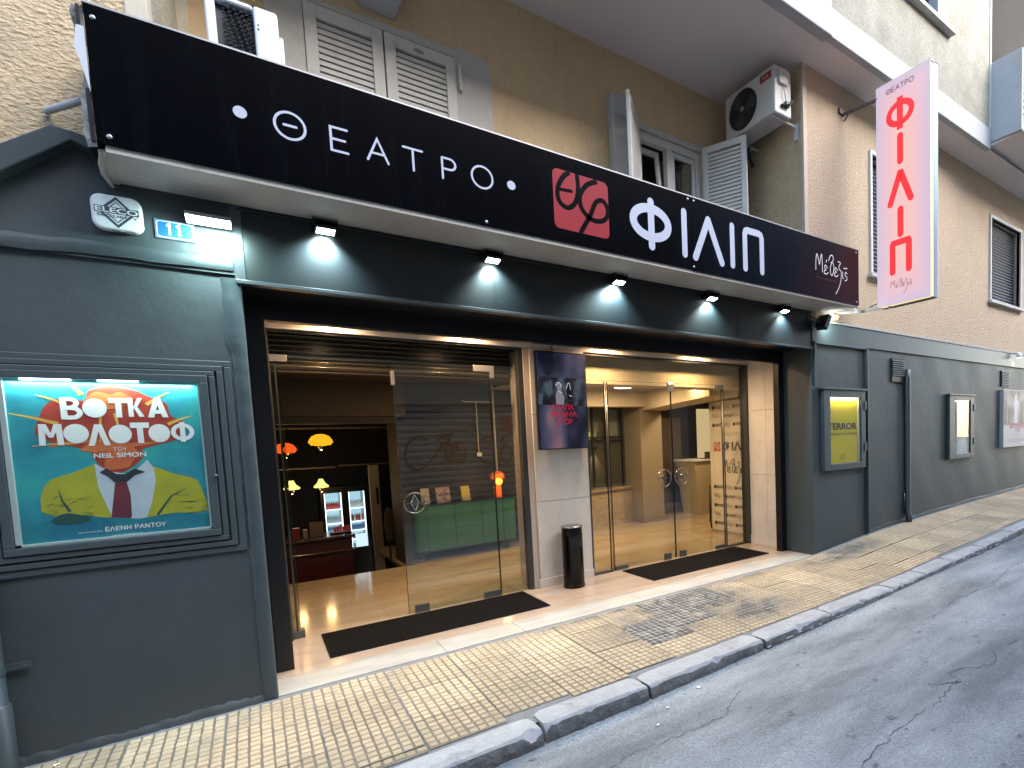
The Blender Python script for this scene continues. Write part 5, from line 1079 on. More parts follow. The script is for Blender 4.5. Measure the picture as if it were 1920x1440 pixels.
# suit, shirt, tie
suit = [(.24, .0 + .12), (.215, .20), (.235, .28), (.35, .335), (.44, .385), (.50, .30), (.60, .10), (.74, .10), (.72, .30), (.74, .385), (.85, .35), (.955, .315), (.985, .20), (1.0, .12), (1.0, .10)]
YEL = pm("yellow_suit_print", (.42, .40, .02), (.33, .33, .025))
mb = MB(); mb.poly([pu0(a, b) for a, b in [(.125, .20), (.128, .285), (.150, .35), (.185, .392), (.30, .43), (.405, .475), (.47, .30), (.56, .10), (.40, .12), (.22, .15)]], PP, .0014); mb.poly([pu0(a, b) for a, b in [(.60, .08), (.66, .30), (.69, .45), (.80, .395), (.90, .36), (.94, .335), (.975, .22), (.995, .13), (.80, .10)]], PP, .0014); part(mb, "suit_print", YEL, pc)
mb = MB(); mb.poly([pu0(a, b) for a, b in [(.40, .478), (.405, .33), (.455, .145), (.50, .10), (.62, .07), (.67, .20), (.705, .34), (.702, .43), (.672, .488), (.61, .43), (.545, .405), (.47, .425)]], PP, .0018); part(mb, "shirt_print", pm("white_shirt_print", (.50, .56, .62), (.42, .50, .58)), pc)
mb = MB(); mb.poly([pu0(a, b) for a, b in [(.494, .362), (.550, .362), (.565, .26), (.560, .134), (.545, .09), (.455, .11), (.456, .145), (.475, .25)]], PP, .0024); part(mb, "tie_print", pm("maroon_tie_print", (.16, .025, .03), (.09, .015, .04)), pc)
mb = MB(); mb.poly([pu0(a, b) for a, b in [(.42, .420), (.455, .445), (.505, .405), (.545, .402), (.60, .435), (.655, .410), (.60, .392), (.555, .352), (.490, .352), (.455, .395)]], PP, .0030)
part(mb, "collar_print", pm("black_collar_print", (.02, .02, .03)), pc)
# dark grass and paint strokes at the bottom
mb = MB(); rnd = random.Random(9)
for k_ in range(44):
    a = rnd.choice([rnd.uniform(.22, .40), rnd.uniform(.72, .98)]); b = rnd.uniform(.06, .24); L = rnd.uniform(.02, .09)
    mb.strip([pu(a, b), pu(a + L, b + rnd.uniform(-.012, .02))], .001, PP, .0034 + .00003*k_, w2=rnd.uniform(.001, .004), cap=False)
mb.strip([pu(.29, .29), pu(.30, .22), pu(.33, .14)], .002, PP, .0032, w2=.012, cap=False); mb.strip([pu(.74, .07), pu(.82, .20), pu(.90, .25)], .012, PP, .0032, w2=.002, cap=False)
mb.poly([pu(a, b) for a, b in spline([(.24, .09), (.30, .13), (.36, .12), (.42, .08), (.36, .055), (.27, .06), (.24, .09)], 4)[:-1]], PP, .0033)
part(mb, "brush_marks_print", pm("dark_green_marks_print", (.012, .07, .06)), pc)
mb = MB(); mb.poly([pu0(a, b) for a, b in [(.0, .0), (1, .0), (1, .10), (.8, .13), (.6, .11), (.4, .14), (.25, .18), (.1, .12), (0, .16)]], PP, .0026); part(mb, "sea_print", pm("sea_blue_print", (.008, .13, .22), (.012, .20, .24)), pc)
LP = mat("cream_poster_lettering", (.72, .74, .74), .5)
# heavy lettering drawn by shape: O as solid disc
mb = MB()
def Ltr(ch, a0, a1, b0, b1, tilt=0.0):
    u0, v0 = pu0(a0, b0); u1, v1 = pu0(a1, b1); W_, H_ = u1-u0, v1-v0; t = W_ * .34
    q = lambda L: [(u0 + x*W_ + tilt*y*W_*0, v0 + y*H_ + tilt*x*W_) for x, y in L]
    n_ = [0]
    def pl(L): mb.poly(q(L), PP, .004 + .00035 * n_[0]); n_[0] += 1
    if ch == 'O': pl([(.5 + .5*math.cos(R(k*12)), .5 + .5*math.sin(R(k*12))) for k in range(30)])
    if ch == 'B': mb.strip(q([(.12, .0), (.12, 1)]), W_*.30, PP, .004, cap=False); mb.strip(q(spline([(.10, .92), (.55, .90), (.72, .74), (.52, .55), (.14, .52)], 4)), W_*.24, PP, .0044, cap=False); mb.strip(q(spline([(.14, .52), (.62, .50), (.84, .30), (.62, .10), (.10, .09)], 4)), W_*.26, PP, .0048, cap=False)
    if ch == 'T': pl([(0, .74), (0, 1), (1, 1), (1, .74)]); pl([(.34, 0), (.66, 0), (.66, .76), (.34, .76)])
    if ch == 'K': pl([(0, 0), (.34, 0), (.34, 1), (0, 1)]); pl([(.3, .42), (.68, 1), (1, 1), (.55, .46)]); pl([(.32, .56), (.7, 0), (1.06, 0), (.6, .56)])
    if ch == 'A': pl([(0, 0), (.30, 0), (.5, .62), (.5, 1), (.36, 1)]); pl([(.5, 1), (.5, .62), (.70, 0), (1, 0), (.66, 1)]); pl([(.26, .18), (.74, .18), (.66, .38), (.34, .38)])
    if ch == 'L': pl([(0, 0), (.28, 0), (.5, .66), (.5, 1), (.34, 1)]); pl([(.5, 1), (.5, .66), (.72, 0), (1, 0), (.68, 1)])
    if ch == 'M': pl([(0, 0), (.26, 0), (.30, 1), (.04, 1)]); pl([(.74, 0), (1, 0), (.96, 1), (.70, 1)]); pl([(.08, 1), (.34, 1), (.58, .36), (.42, .36)]); pl([(.66, 1), (.92, 1), (.58, .36), (.42, .36)])
    if ch == 'F': mb.strip(q([(.5, -.05), (.5, 1.05)]), W_*.22, PP, .0048, cap=False); mb.strip(q(ell(.5, .5, .40, .38)), W_*.20, PP, .004, closed=True)
    if ch == 'o': pl([(.5 + .5*math.cos(R(k*12)), .5 + .5*math.sin(R(k*12))) for k in range(30)])
for ch, a0, a1, b0, b1 in (('B', .270, .376, .752, .886), ('O', .372, .492, .762, .880), ('T', .502, .600, .762, .885), ('K', .600, .678, .766, .886), ('A', .700, .812, .762, .890),
                           ('M', .152, .268, .597, .724), ('O', .268, .390, .606, .724), ('L', .382, .492, .588, .720), ('O', .487, .605, .598, .716), ('T', .600, .700, .597, .729), ('O', .693, .811, .600, .718), ('F', .815, .948, .604, .724)):
    Ltr(ch, a0, a1, b0, b1)
part(mb, "title_lettering", LP, pc)
mb = MB(); mb.text("ΤΟΥ", pu0(.50, 0)[0], pu0(.573, 0)[0], pu0(0, .552)[1], pu0(0, .574)[1], PP, .005); mb.text("NEIL SIMON", pu0(.401, 0)[0], pu0(.670, 0)[0], pu0(0, .510)[1], pu0(0, .540)[1], PP, .005, bold=.02)
mb.text("ΕΛΕΝΗ ΡΑΝΤΟΥ", pu0(.418, 0)[0], pu0(.739, 0)[0], pu0(0, .046)[1], pu0(0, .076)[1], PP, .005, bold=.02); mb.text("ΣΚΗΝΟΘΕΣΙΑ", pu0(.281, 0)[0], pu0(.405, 0)[0], pu0(0, .048)[1], pu0(0, .057)[1], PP, .005); mb.text("ΠΡΩΤΑΓΩΝΙΣΤΕΙ", pu0(.45, 0)[0], pu0(.608, 0)[0], pu0(0, .014)[1], pu0(0, .022)[1], PP, .005)
part(mb, "credit_lettering", LP, pc)
mb = MB(); mb.box(cx0 - .002, cx1 + .002, -.040, -.036, cz0 - .002, cz1 + .002); part(mb, "glass_pane", GLASSC, pc)
mb = MB(); mb.box(cx0, cx1, -.034, -.012, cz0, cz0 + .012); mb.box(cx1 - .008, cx1, -.034, -.012, cz0, cz1); mb.box(cx0, cx0 + .02, -.034, -.012, cz0, cz1); part(mb, "inner_lip", mat("pale_inner_lip", (.42, .50, .50), .4), pc)
mb = MB(); mb.box(cx0 + .08, cx0 + .26, -.036, -.020, cz1 - .014, cz1 - .002); mb.box(cx0 + .36, cx0 + .52, -.036, -.020, cz1 - .014, cz1 - .002); part(mb, "light_strip", emis("case_light_strip", (.85, 1, .97), 2.6), pc)
area("case_light", ((cx0 + cx1)/2, -.030, cz1 - .02), ((cx0 + cx1)/2, -.018, 1.5), 1.5, .72, .012, (.80, 1, .95))
mb = MB(); mb.lathe([(.008, 0), (.008, -.02), (.004, -.03)], (cx1 + .042, -.044, 1.44), 10, axis='y'); part(mb, "lock", ALU, pc)
for z in (1.20,): mb = MB(); mb.box(cx0 - .075, cx0 - .045, -.06, -.03, z, z + .09); part(mb, "hinge", GREYTRIM, pc, bevel=.004)

# ================================================================ three displays on the right wall
def case(name, lb, x0, x1, z0, z1, ix0, ix1, iz0, iz1, pmx, dep=.060):
    t = thing(name, lb, "poster case", ((x0+x1)/2, -.02, z0))
    mb = MB(); mb.box(x0, ix0, -dep, .0, z0, z1); mb.box(ix1, x1, -dep, .0, z0, z1); mb.box(ix0, ix1, -dep, .0, iz1, z1); mb.box(ix0, ix1, -dep, .0, z0, iz0); part(mb, "frame", GREYTRIM, t, bevel=.006)
    mb = MB(); mb.box(x0 - .03, x1 + .03, -dep - .02, .0, z1, z1 + .025); part(mb, "cornice", GREYTRIM, t, bevel=.004)
    mb = MB(); mb.box(ix0 - .01, ix1 + .01, -.02, -.012, iz0 - .01, iz1 + .01); part(mb, "poster", pmx, t)
    mb = MB(); mb.box(ix0 - .01, ix1 + .01, -dep + .02, -dep + .024, iz0 - .01, iz1 + .01); part(mb, "glass_pane", GLASSC, t)
    for z in (z0 + .22, z1 - .26): mb = MB(); mb.box(x1 - .035, x1 + .012, -dep - .012, -dep, z, z + .12); part(mb, "hinge", GREYTRIM, t, bevel=.003)
    mb = MB(); mb.box(ix0 + .02, ix1 - .02, -dep + .026, -dep + .038, iz1 - .012, iz1); part(mb, "light_strip", emis("warm_case_strip", (1, .93, .72), 1.6), t)
    mb = MB(); mb.box(ix1 - .03, ix1, -dep + .026, -.02, iz0, iz1); part(mb, "inner_lip", mat("pale_metal_lip", (.5, .5, .5), .4), t)
    return t
yc = case("poster_case", "lit case with a yellow TERROR poster just right of the entrance", 5.83, 6.77, 1.06, 2.10, 5.965, 6.665, 1.145, 2.005, mat("yellow_terror_poster", (.62, .47, .006), .5, col2=(.50, .39, .006), nscale=2))
area("case_light", (6.31, -.034, 1.985), (6.31, -.02, 1.5), 1.5, .6, .012, (1, .92, .6))
PY = P_wall(-.02); BLK = mat("black_poster_print", (.015, .015, .02), .5)
mb = MB(); mb.text("TERROR", 5.95, 6.62, 1.585, 1.675, PY, .001, bold=.045); mb.text("Ferdinand von Schirach", 5.97, 6.62, 1.515, 1.552, PY, .001, bold=.02)
for (a, b) in ((5.98, 6.10), (6.17, 6.31), (6.37, 6.49)): mb.text("ΘΕΑΤΡΟ", a, b, 1.70, 1.708, PY, .001)
mb.strip(rrect(6.23, 6.33, 1.20, 1.26, .02), .006, PY, .001, closed=True); mb.text("σ", 6.25, 6.31, 1.215, 1.245, PY, .001)
part(mb, "poster_lettering", BLK, yc)
c2 = case("poster_case", "narrow lit case with a black and white poster halfway along the right wall", 9.27, 10.2, 1.03, 2.09, 9.46, 10.06, 1.11, 2.01, mat("grey_photo_poster", (.20, .18, .175), .5, col2=(.07, .065, .068), nscale=4))
area("case_light", (9.76, -.034, 1.99), (9.76, -.02, 1.5), .05, .5, .02, (1, .95, .85))
RP = mat("maroon_poster_print", (.28, .03, .05), .5)
mb = MB(); mb.text("ΚΑΛΠΑ", 9.50, 9.80, 1.76, 1.84, PY, .001, bold=.03); mb.text("ΘΕΑΜΑ", 9.55, 9.95, 1.60, 1.69, PY, .001, bold=.03); mb.text("ΣΤΟΡ", 9.50, 9.78, 1.38, 1.47, PY, .001, bold=.03); part(mb, "poster_lettering", RP, c2)
mb = MB(); mb.poly([(9.47, 1.12), (10.04, 1.12), (10.04, 1.34), (9.47, 1.30)], PY, .0008); part(mb, "poster_footer", mat("teal_grey_print", (.14, .20, .23), .5, col2=(.24, .30, .32), nscale=9), c2)
p4_ = thing("framed_poster", "unglazed poster of a white-clad figure mounted proud of the wall at the far right", "poster", (12.05, -.03, 1.15))
mb = MB(); mb.box(11.45, 12.75, -.07, .0, 1.14, 2.24); part(mb, "panel", mat("white_panel_edge", (.36, .36, .37), .5), p4_, bevel=.004)
PQ = P_wall(-.07)
mb = MB(); mb.poly([(11.46, 1.56), (12.74, 1.56), (12.74, 2.23), (11.46, 2.23)], PQ, .001); part(mb, "photo_print", mat("brown_photo_print", (.05, .038, .04), .5, col2=(.24, .21, .21), nscale=3.4, clip=(.4, .6)), p4_)
mb = MB(); mb.poly([(11.46, 1.15), (12.74, 1.15), (12.74, 1.559), (11.46, 1.559)], PQ, .001); part(mb, "caption_field", mat("pale_caption", (.34, .33, .36), .5), p4_)
mb = MB(); mb.poly([(11.98, 1.60), (12.13, 1.60), (12.14, 1.86), (12.20, 2.0), (12.10, 2.06), (12.08, 2.16), (12.0, 2.16), (11.99, 2.06), (11.90, 2.0), (11.97, 1.85)], PQ, .002); part(mb, "figure_print", mat("white_figure_print", (.42, .42, .45), .5), p4_)
mb = MB()
for (a, b, c_) in ((11.55, .12, 2.0), (11.72, .10, 1.92), (12.35, .12, 2.02), (12.55, .13, 1.95)): mb.poly([(a - b/2, 1.58), (a + b/2, 1.58), (a + b*.6, c_ - .12), (a + b*.25, c_), (a - b*.25, c_), (a - b*.6, c_ - .12)], PQ, .0016)
part(mb, "figure_print", mat("dark_figure_print", (.06, .05, .055), .5), p4_)
mb = MB(); mb.text("ΚΑΛΠΑ ΘΕΑΜΑ", 11.75, 12.6, 1.50, 1.60, PQ, .0024, bold=.03); mb.text("ΣΤΟΡ", 12.02, 12.26, 1.42, 1.49, PQ, .0024, bold=.03); part(mb, "poster_lettering", RP, p4_)
mb = MB()
for i, z in enumerate((1.375, 1.34, 1.29, 1.265, 1.24, 1.215)): L = (.20, .12, .38, .40, .36, .14)[i]; mb.text("ΠΑΙΖΟΥΝ ΟΙ ΗΘΟΠΟΙΟΙ ΚΑΙ ΟΙ ΣΥΝΕΡΓΑΤΕΣ", 12.1 - L, 12.1 + L, z, z + .012, PQ, .002)
part(mb, "small_print", BLK, p4_)

# ================================================================ vents, pipes on the walls
def vent(x0, x1, z0, z1, lb):
    t = thing("vent_grille", lb, "vent", ((x0+x1)/2, -.01, z0))
    mb = MB(); mb.box(x0, x1, -.02, -.004, z0, z1); part(mb, "backing", mat("dark_vent_back", (.015, .018, .02), .7), t)
    s0 = None; n = int((z1 - z0) / .03)
    for i in range(n):
        z = z0 + .005 + i * .03
        if s0 is None: mb = MB(); mb.hexa([(x0+.01, -.035, z), (x1-.01, -.035, z), (x1-.01, -.021, z+.016), (x0+.01, -.021, z+.016)], [(x0+.01, -.035, z+.006), (x1-.01, -.035, z+.006), (x1-.01, -.021, z+.022), (x0+.01, -.021, z+.022)]); s0 = part(mb, "slat", GREYTRIM, t)
        else:
            k = s0.copy(); COL.objects.link(k); k.parent = t; k.matrix_parent_inverse = s0.matrix_parent_inverse.copy(); k.location = (0, 0, i * .03)
    return t
v1 = vent(7.53, 7.90, 2.34, 2.60, "louvred vent with a dark open slot beneath it high on the right wall")
mb = MB(); mb.box(7.53, 7.87, -.024, -.004, 2.26, 2.335); part(mb, "open_slot", BLACK, v1)
vent(11.47, 11.86, 2.30, 2.60, "louvred vent above the far right poster")
dp = thing("drain_pipe", "vertical painted pipe running down the right wall below the louvred vent", "pipe", (7.93, -.03, .2))
mb = MB(); mb.tube([(7.95, -.035, 2.45), (7.94, -.035, 2.30), (7.94, -.035, .34), (7.93, -.06, .25), (7.90, -.075, .17)], .042, 12); part(mb, "pipe", GREYTRIM, dp, smooth=True)
mb = MB(); mb.tube([(7.86, -.02, .60), (7.855, -.035, .40), (7.87, -.06, .19)], .012, 8); part(mb, "cable", BLACK, dp, smooth=True)
dl = thing("drain_pipe", "grey downpipe with a strap bracket at the bottom left edge of the wall", "pipe", (-1.14, -.06, 0))
mb = MB(); mb.lathe([(.065, -.02), (.065, .34), (.060, .345), (.055, .35), (.055, .92), (.058, .93), (.058, .98)], (-1.135, -.07, 0), 20); part(mb, "pipe", GREYTRIM, dl, auto=50)
mb = MB(); mb.lathe([(.060, .50), (.060, .535)], (-1.135, -.07, 0), 20, caps=False); mb.box(-1.085, -1.0, -.03, -.018, .50, .535); mb.tube([(-1.02, -.03, .515), (-1.02, -.045, .515)], .008, 6); part(mb, "strap", GREYTRIM, dl)

# ================================================================ screen, bin, mats
tv = thing("wall_screen", "portrait screen on the stone pillar showing two figures over a red title", "screen", (2.74, 1.05, 1.5))
tx0, tx1, tz0, tz1 = 2.432, 3.035, 1.487, 2.525
mb = MB(); mb.box(tx0, tx1, 1.045, 1.085, tz0, tz1); part(mb, "casing", BLACK, tv, bevel=.004)
mb = MB(); mb.box(2.62, 2.85, 1.085, 1.11, 1.8, 2.2); part(mb, "wall_mount", DKALU, tv)
mb = MB(); mb.tube([(2.66, 1.10, 2.52), (2.66, 1.09, 2.66)], .006, 6); part(mb, "cable", BLACK, tv)
PT = P_wall(1.045); sx = lambda a: tx0 + .012 + a * (tx1 - tx0 - .024); sz = lambda b: tz0 + .012 + b * (tz1 - tz0 - .024)
def sc(pts, name, c, s, d):
    mb = MB(); mb.poly([(sx(a), sz(b)) for a, b in pts], PT, d); part(mb, name, emis("screen_" + name + "_%d" % int(d * 1e5), c, s), tv)
def tvmat(nm, stops, s, axis=0, sc_=3.0):
    m = bpy.data.materials.new(nm); m.use_nodes = True; k = N(m); b = k.n["Principled BSDF"]
    g = k.new("ShaderNodeNewGeometry"); mp = k.new("ShaderNodeMapping"); mp.inputs["Scale"].default_value = (sc_, 1, sc_ * .45); k.link(g.outputs["Position"], mp.inputs[0])
    no = k.new("ShaderNodeTexNoise", Scale=1.4, Detail=1.5); k.link(mp.outputs[0], no.inputs["Vector"])
    cr = k.new("ShaderNodeValToRGB"); k.link(no.outputs[0], cr.inputs[0]); e = cr.color_ramp.elements; e[0].position, e[0].color = stops[0]; e[1].position, e[1].color = stops[-1]
    for p_, c_ in stops[1:-1]: x_ = cr.color_ramp.elements.new(p_); x_.color = c_
    k.link(cr.outputs[0], b.inputs["Emission Color"]); b.inputs["Emission Strength"].default_value = s * LK; b.inputs["Base Color"].default_value = (.01, .01, .01, 1); b.inputs["Roughness"].default_value = .15
    return m
mb = MB(); mb.poly([(sx(0), sz(0)), (sx(1), sz(0)), (sx(1), sz(1)), (sx(0), sz(1))], PT, .0008); part(mb, "picture", tvmat("screen_blurred_backdrop", [(.34, (.004, .006, .02, 1)), (.47, (.045, .05, .10, 1)), (.58, (.10, .085, .15, 1)), (.70, (.26, .13, .15, 1))], .20), tv)
mb = MB(); mb.poly([(sx(0), sz(.46)), (sx(1), sz(.44)), (sx(1), sz(.74)), (sx(0), sz(.75))], PT, .0016); part(mb, "picture", tvmat("screen_stage_photo", [(.38, (.002, .003, .006, 1)), (.52, (.012, .016, .028, 1)), (.64, (.06, .085, .12, 1))], .22, sc_=9), tv)
sc([(.36, .46), (.35, .56), (.40, .62), (.38, .67), (.44, .70), (.49, .66), (.47, .61), (.53, .54), (.52, .46)], "figure_pale", (.20, .18, .22), .28, .0024)
sc([(.60, .52), (.58, .60), (.60, .66), (.66, .69), (.69, .62), (.70, .54), (.66, .50)], "figure_dark", (.01, .01, .015), .3, .0022)
mb = MB(); mb.strip([(sx(a), sz(b)) for a, b in [(.36, .66), (.40, .695), (.45, .69), (.48, .65)]], .007, PT, .003); mb.strip([(sx(a), sz(b)) for a, b in [(.58, .63), (.62, .69), (.65, .69), (.67, .62)]], .006, PT, .003); mb.strip([(sx(a), sz(b)) for a, b in [(.64, .56), (.69, .55)]], .008, PT, .003); mb.strip([(sx(a), sz(b)) for a, b in [(.42, .60), (.48, .585)]], .008, PT, .003); part(mb, "picture_highlights", emis("screen_highlight", (.6, .6, .68), .26), tv)
mb = MB(); mb.text("ΚΑΛΠΑ", sx(.28), sx(.72), sz(.405), sz(.465), PT, .0034, bold=.03); mb.text("ΘΕΑΜΑ", sx(.24), sx(.78), sz(.33), sz(.39), PT, .0034, bold=.03); mb.text("ΣΤΟΡ", sx(.36), sx(.68), sz(.25), sz(.315), PT, .0034, bold=.02); part(mb, "title_lettering", emis("screen_red_title", (.50, .02, .05), .22), tv)
bn = thing("litter_bin", "black cylindrical litter bin with a chrome ashtray rim standing against the stone pillar", "bin", (2.70, .93, 0))
mb = MB(); mb.lathe([(.115, 0), (.118, .01), (.118, .03), (.112, .034), (.112, .555), (.114, .56), (.114, .568), (.110, .57), (.110, .65), (.105, .652)], (2.70, .93, 0), 40, caps=True); part(mb, "body", mat("glossy_black_enamel", (.0016, .0016, .0018), .22, spec=.25), bn, auto=30)
mb = MB(); mb.lathe([(.106, .650), (.116, .652), (.118, .662), (.112, .668), (.075, .668), (.065, .655), (.055, .655)], (2.70, .93, 0), 40, caps=False); mb.lathe([(.066, .656), (.001, .656)], (2.70, .93, 0), 30, caps=False); part(mb, "ashtray_rim", MATS["chrome"], bn, smooth=True)
mb = MB(); pts = []
for (r_, ) in ((.1125,),):
    mb.add([(2.70 + r_*math.sin(R(a)), .93 - r_*math.cos(R(a)), z) for z in (.445, .535) for a in range(-38, 39, 4)], [(i, i+1, 20+i+1, 20+i) for i in range(19)])
part(mb, "waste_slot", mat("slot_black", (.001, .001, .001), .9), bn, smooth=True)
mb = MB(); mb.strip([(a, b) for a, b in [(-38, .44), (38, .44), (38, .54), (-38, .54)]], .006, lambda u, v, d: (2.70 + (.1135)*math.sin(R(u)), .93 - .1135*math.cos(R(u)), v), 0, closed=False) if False else None
RUB = mat("black_ribbed_mat", (.0045, .004, .004), 1.0, spec=.1, bump=.6, bscale=220, bdist=.004, fine=.3)
for i, (x0, x1, ya, yb, lb) in enumerate(((.36, 2.19, .475, 1.125, "long black doormat in front of the left glass doors"), (3.44, 5.35, .475, 1.10, "long black doormat in front of the right glass doors"))):
    t = thing("door_mat", lb, "doormat", ((x0+x1)/2, .8, 0)); mb = MB(); mb.box(x0, x1, ya, yb, .001, .011); part(mb, "border", mat("mat_rubber_edge", (.003, .003, .0035), .8, spec=.15), t, bevel=.004)
    mb = MB(); mb.box(x0 + .02, x1 - .02, ya + .02, yb - .02, .0105, .0145); part(mb, "pile", RUB, t, bevel=.002)

# ================================================================ outdoor air conditioners
def fan_unit(lb):  # mounted on the right recess side wall, facing -x
    t = thing("air_conditioner", lb, "air conditioner", (5.33, .5, 5.30)); x0, x1, ya, yb, z0, z1 = 5.12, 5.42, .04, .83, 5.27, 5.80
    AC = mat("off_white_ac_metal", (.47, .46, .45), .45, fine=.02)
    mb = MB(); mb.box(x0, x1, ya, yb, z0, z1); part(mb, "casing", AC, t, bevel=.018, seg=3)
    PX = P_left(x0); cu, cv, r = -.53, 5.53, .225
    mb = MB(); mb.disc(cu, cv, r, r, PX, .002, 40); part(mb, "fan_opening", mat("fan_dark", (.012, .012, .014), .6), t)
    mb = MB()
    for k_ in range(6): rr = r * (.25 + .15 * k_); mb.strip(ell(cu, cv, rr, rr, n=36), .005, PX, .010, closed=True)
    for k_ in range(10): a = 2*math.pi*k_/10; mb.strip([(cu + .05*math.cos(a), cv + .05*math.sin(a)), (cu + r*math.cos(a), cv + r*math.sin(a))], .006, PX, .012)
    part(mb, "fan_guard", mat("dark_guard", (.03, .03, .033), .5), t)
    mb = MB()
    for k_ in range(3):
        a = 2*math.pi*k_/3; mb.poly([(cu + q*math.cos(a + s_), cv + q*math.sin(a + s_)) for q, s_ in ((.04, -.3), (.19, -.25), (.21, .25), (.17, .65), (.05, .5))], PX, .005)
    part(mb, "fan_blade", mat("blade_grey", (.05, .05, .053), .5), t)
    mb = MB(); mb.disc(cu, cv, .028, .028, PX, .016, 20); part(mb, "fan_hub", mat("hub_grey", (.25, .25, .25), .5), t)
    mb = MB(); mb.poly([(-.255, 5.67), (-.085, 5.67), (-.085, 5.755), (-.255, 5.755)], PX, .001); part(mb, "brand_badge", mat("dark_red_badge", (.22, .012, .02), .4), t)
    mb = MB(); mb.text("TCL", -.225, -.115, 5.692, 5.733, PX, .0022, bold=.03); part(mb, "brand_lettering", mat("badge_white", (.5, .3, .3), .4), t)
    mb = MB(); mb.prism(rrect(x0 + .06, x0 + .22, 5.60, 5.77, .03), P_wall(ya), 0, .03); mb.tube([(x0 + .14, ya - .02, 5.58), (x0 + .15, ya - .03, 5.48), (x0 + .18, ya - .02, 5.40)], .007, 6); part(mb, "service_cover", AC, t, bevel=.006)
    mb = MB(); mb.tube([(x0 + .10, ya - .01, 5.36), (x0 + .20, ya - .04, 5.38), (x0 + .30, ya - .02, 5.47)], .018, 8); mb.box(x0 + .16, x0 + .22, ya - .04, ya, 5.36, 5.42); part(mb, "pipe_connection", BLACK, t)
    mb = MB(); mb.tube([(x0 + .02, ya + .06, 5.255), (5.60, ya + .06, 5.255)], .014, 6); mb.box(5.57, 5.597, ya + .03, ya + .09, 5.10, 5.30); mb.tube([(x0 + .02, yb - .12, 5.255), (5.60, yb - .12, 5.255)], .014, 6); part(mb, "wall_bracket", AC, t)
    mb = MB(); mb.tube([(5.35, .75, 5.26), (5.38, .80, 5.12), (5.45, .86, 5.08), (5.58, .9, 4.95)], .03, 8); mb.tube([(5.40, .70, 5.25), (5.46, .74, 5.14), (5.58, .8, 5.10)], .02, 8); part(mb, "pipe_lagging", mat("dark_lagging", (.03, .04, .04), .8), t, smooth=True)
fan_unit("outdoor air conditioner with round dark fan hung under the balcony beside the open shutter")
t = thing("air_conditioner", "white outdoor air conditioner with a dark coil standing on the left part of the sign", "air conditioner", (.15, .3, 3.72)); ACB = mat("blue_white_ac_metal", (.62, .66, .72), .35)
mb = MB(); mb.box(-.033, .019, .10, .9, 3.73, 4.36); mb.box(.208, .335, .10, .9, 3.73, 4.35); mb.box(.019, .208, .12, .9, 4.325, 4.36); mb.box(-.02, .33, .35, .9, 3.73, 4.35); part(mb, "casing", ACB, t, bevel=.02, seg=3)
mb = MB(); mb.box(.335, .36, .14, .40, 3.73, 4.235); part(mb, "service_cover", ACB, t, bevel=.01)
mb = MB()
for i in range(26):
    z = 3.75 + i * .0225; mb.grid(lambda a, b: (.055 + .15*a, .135 + .012*math.sin(a*30 + i*1.3) + .012*b, z + .006*math.sin(a*24 + i) + .014*b), 24, 1)
part(mb, "coil", mat("dark_coil", (.05, .065, .075), .4, metal=.4), t, smooth=True)
mb = MB(); mb.box(.019, .21, .17, .18, 3.73, 4.33); part(mb, "coil_backing", BLACK, t)
mb = MB(); mb.disc(.228, 4.21, .006, .009, P_wall(.10), .001, 10); mb.disc(.228, 4.235, .005, .007, P_wall(.10), .001, 10); part(mb, "screw_head", DKALU, t)
mb = MB(); mb.prism([(1.0, 5.9), (1.0, 5.33), (1.28, 5.32), (1.32, 5.40), (1.34, 5.9)], P_wall(.90), -.2, 0); tag(part(mb, "ceiling_box", SLAB, None, bevel=.01), "pale box hanging under the balcony above the left shutters, cut by the picture's top", "box")

# ================================================================ things inside the lobby
sb = thing("sideboard", "dark green rounded sideboard behind the left glass doors", "sideboard", (2.4, 3.75, 0)); GR = mat("green_lacquer", (.045, .17, .115), .35, col2=(.04, .15, .10), nscale=2)
def rounded(x0, x1, y0, y1, r, n=8):
    o_ = []
    for (cx, cy, a0) in ((x1-r, y1-.02, 0), (x0+r, y1-.02, 90), (x0+r, y0+r, 180), (x1-r, y0+r, 270)):
        if a0 in (0, 90): o_.append((x1, y1) if a0 == 0 else (x0, y1)); continue
        o_ += [(cx + r*math.cos(R(a0 + 90*k/n)), cy + r*math.sin(R(a0 + 90*k/n))) for k in range(n+1)]
    return o_
PF = lambda u, v, d: (u, v, d)
mb = MB(); mb.prism(rounded(1.66, 3.16, 3.44, 3.90, .16), PF, .15, .765); part(mb, "cabinet_body", GR, sb, auto=40)
mb = MB(); mb.prism(rounded(1.65, 3.17, 3.43, 3.90, .165), PF, .767, .785); mb.prism(rounded(1.65, 3.17, 3.43, 3.90, .165), PF, .132, .148); part(mb, "top_board", BLACK, sb)
for x in (1.84, 2.22, 2.60, 2.92): mb = MB(); mb.box(x, x + .005, 3.436, 3.442, .152, .762); part(mb, "door_joint", BLACK, sb)
for (x, y) in ((1.82, 3.52), (3.0, 3.52), (1.82, 3.82), (3.0, 3.82)): mb = MB(); mb.tube([(x, y, .135), (x, y, 0)], .016, 8, r2=.010); part(mb, "leg", BLACK, sb)
mb = MB(); mb.tube([(3.0, 3.52, .09), (3.0, 3.82, .09)], .008, 6); mb.tube([(1.82, 3.6, .09), (3.0, 3.6, .09)], .008, 6); part(mb, "stretcher", BLACK, sb)
tl = thing("table_lamp", "orange mushroom table lamp with a glowing globe on the green sideboard", "lamp", (2.93, 3.60, .786)); OR = mat("orange_lamp_enamel", (.60, .10, .015), .3, emit=(1, .13, .02), estr=.10)
mb = MB(); mb.lathe([(.055, 0), (.055, .17), (.03, .18)], (2.93, 3.62, .786), 20); part(mb, "base", OR, tl, auto=40)
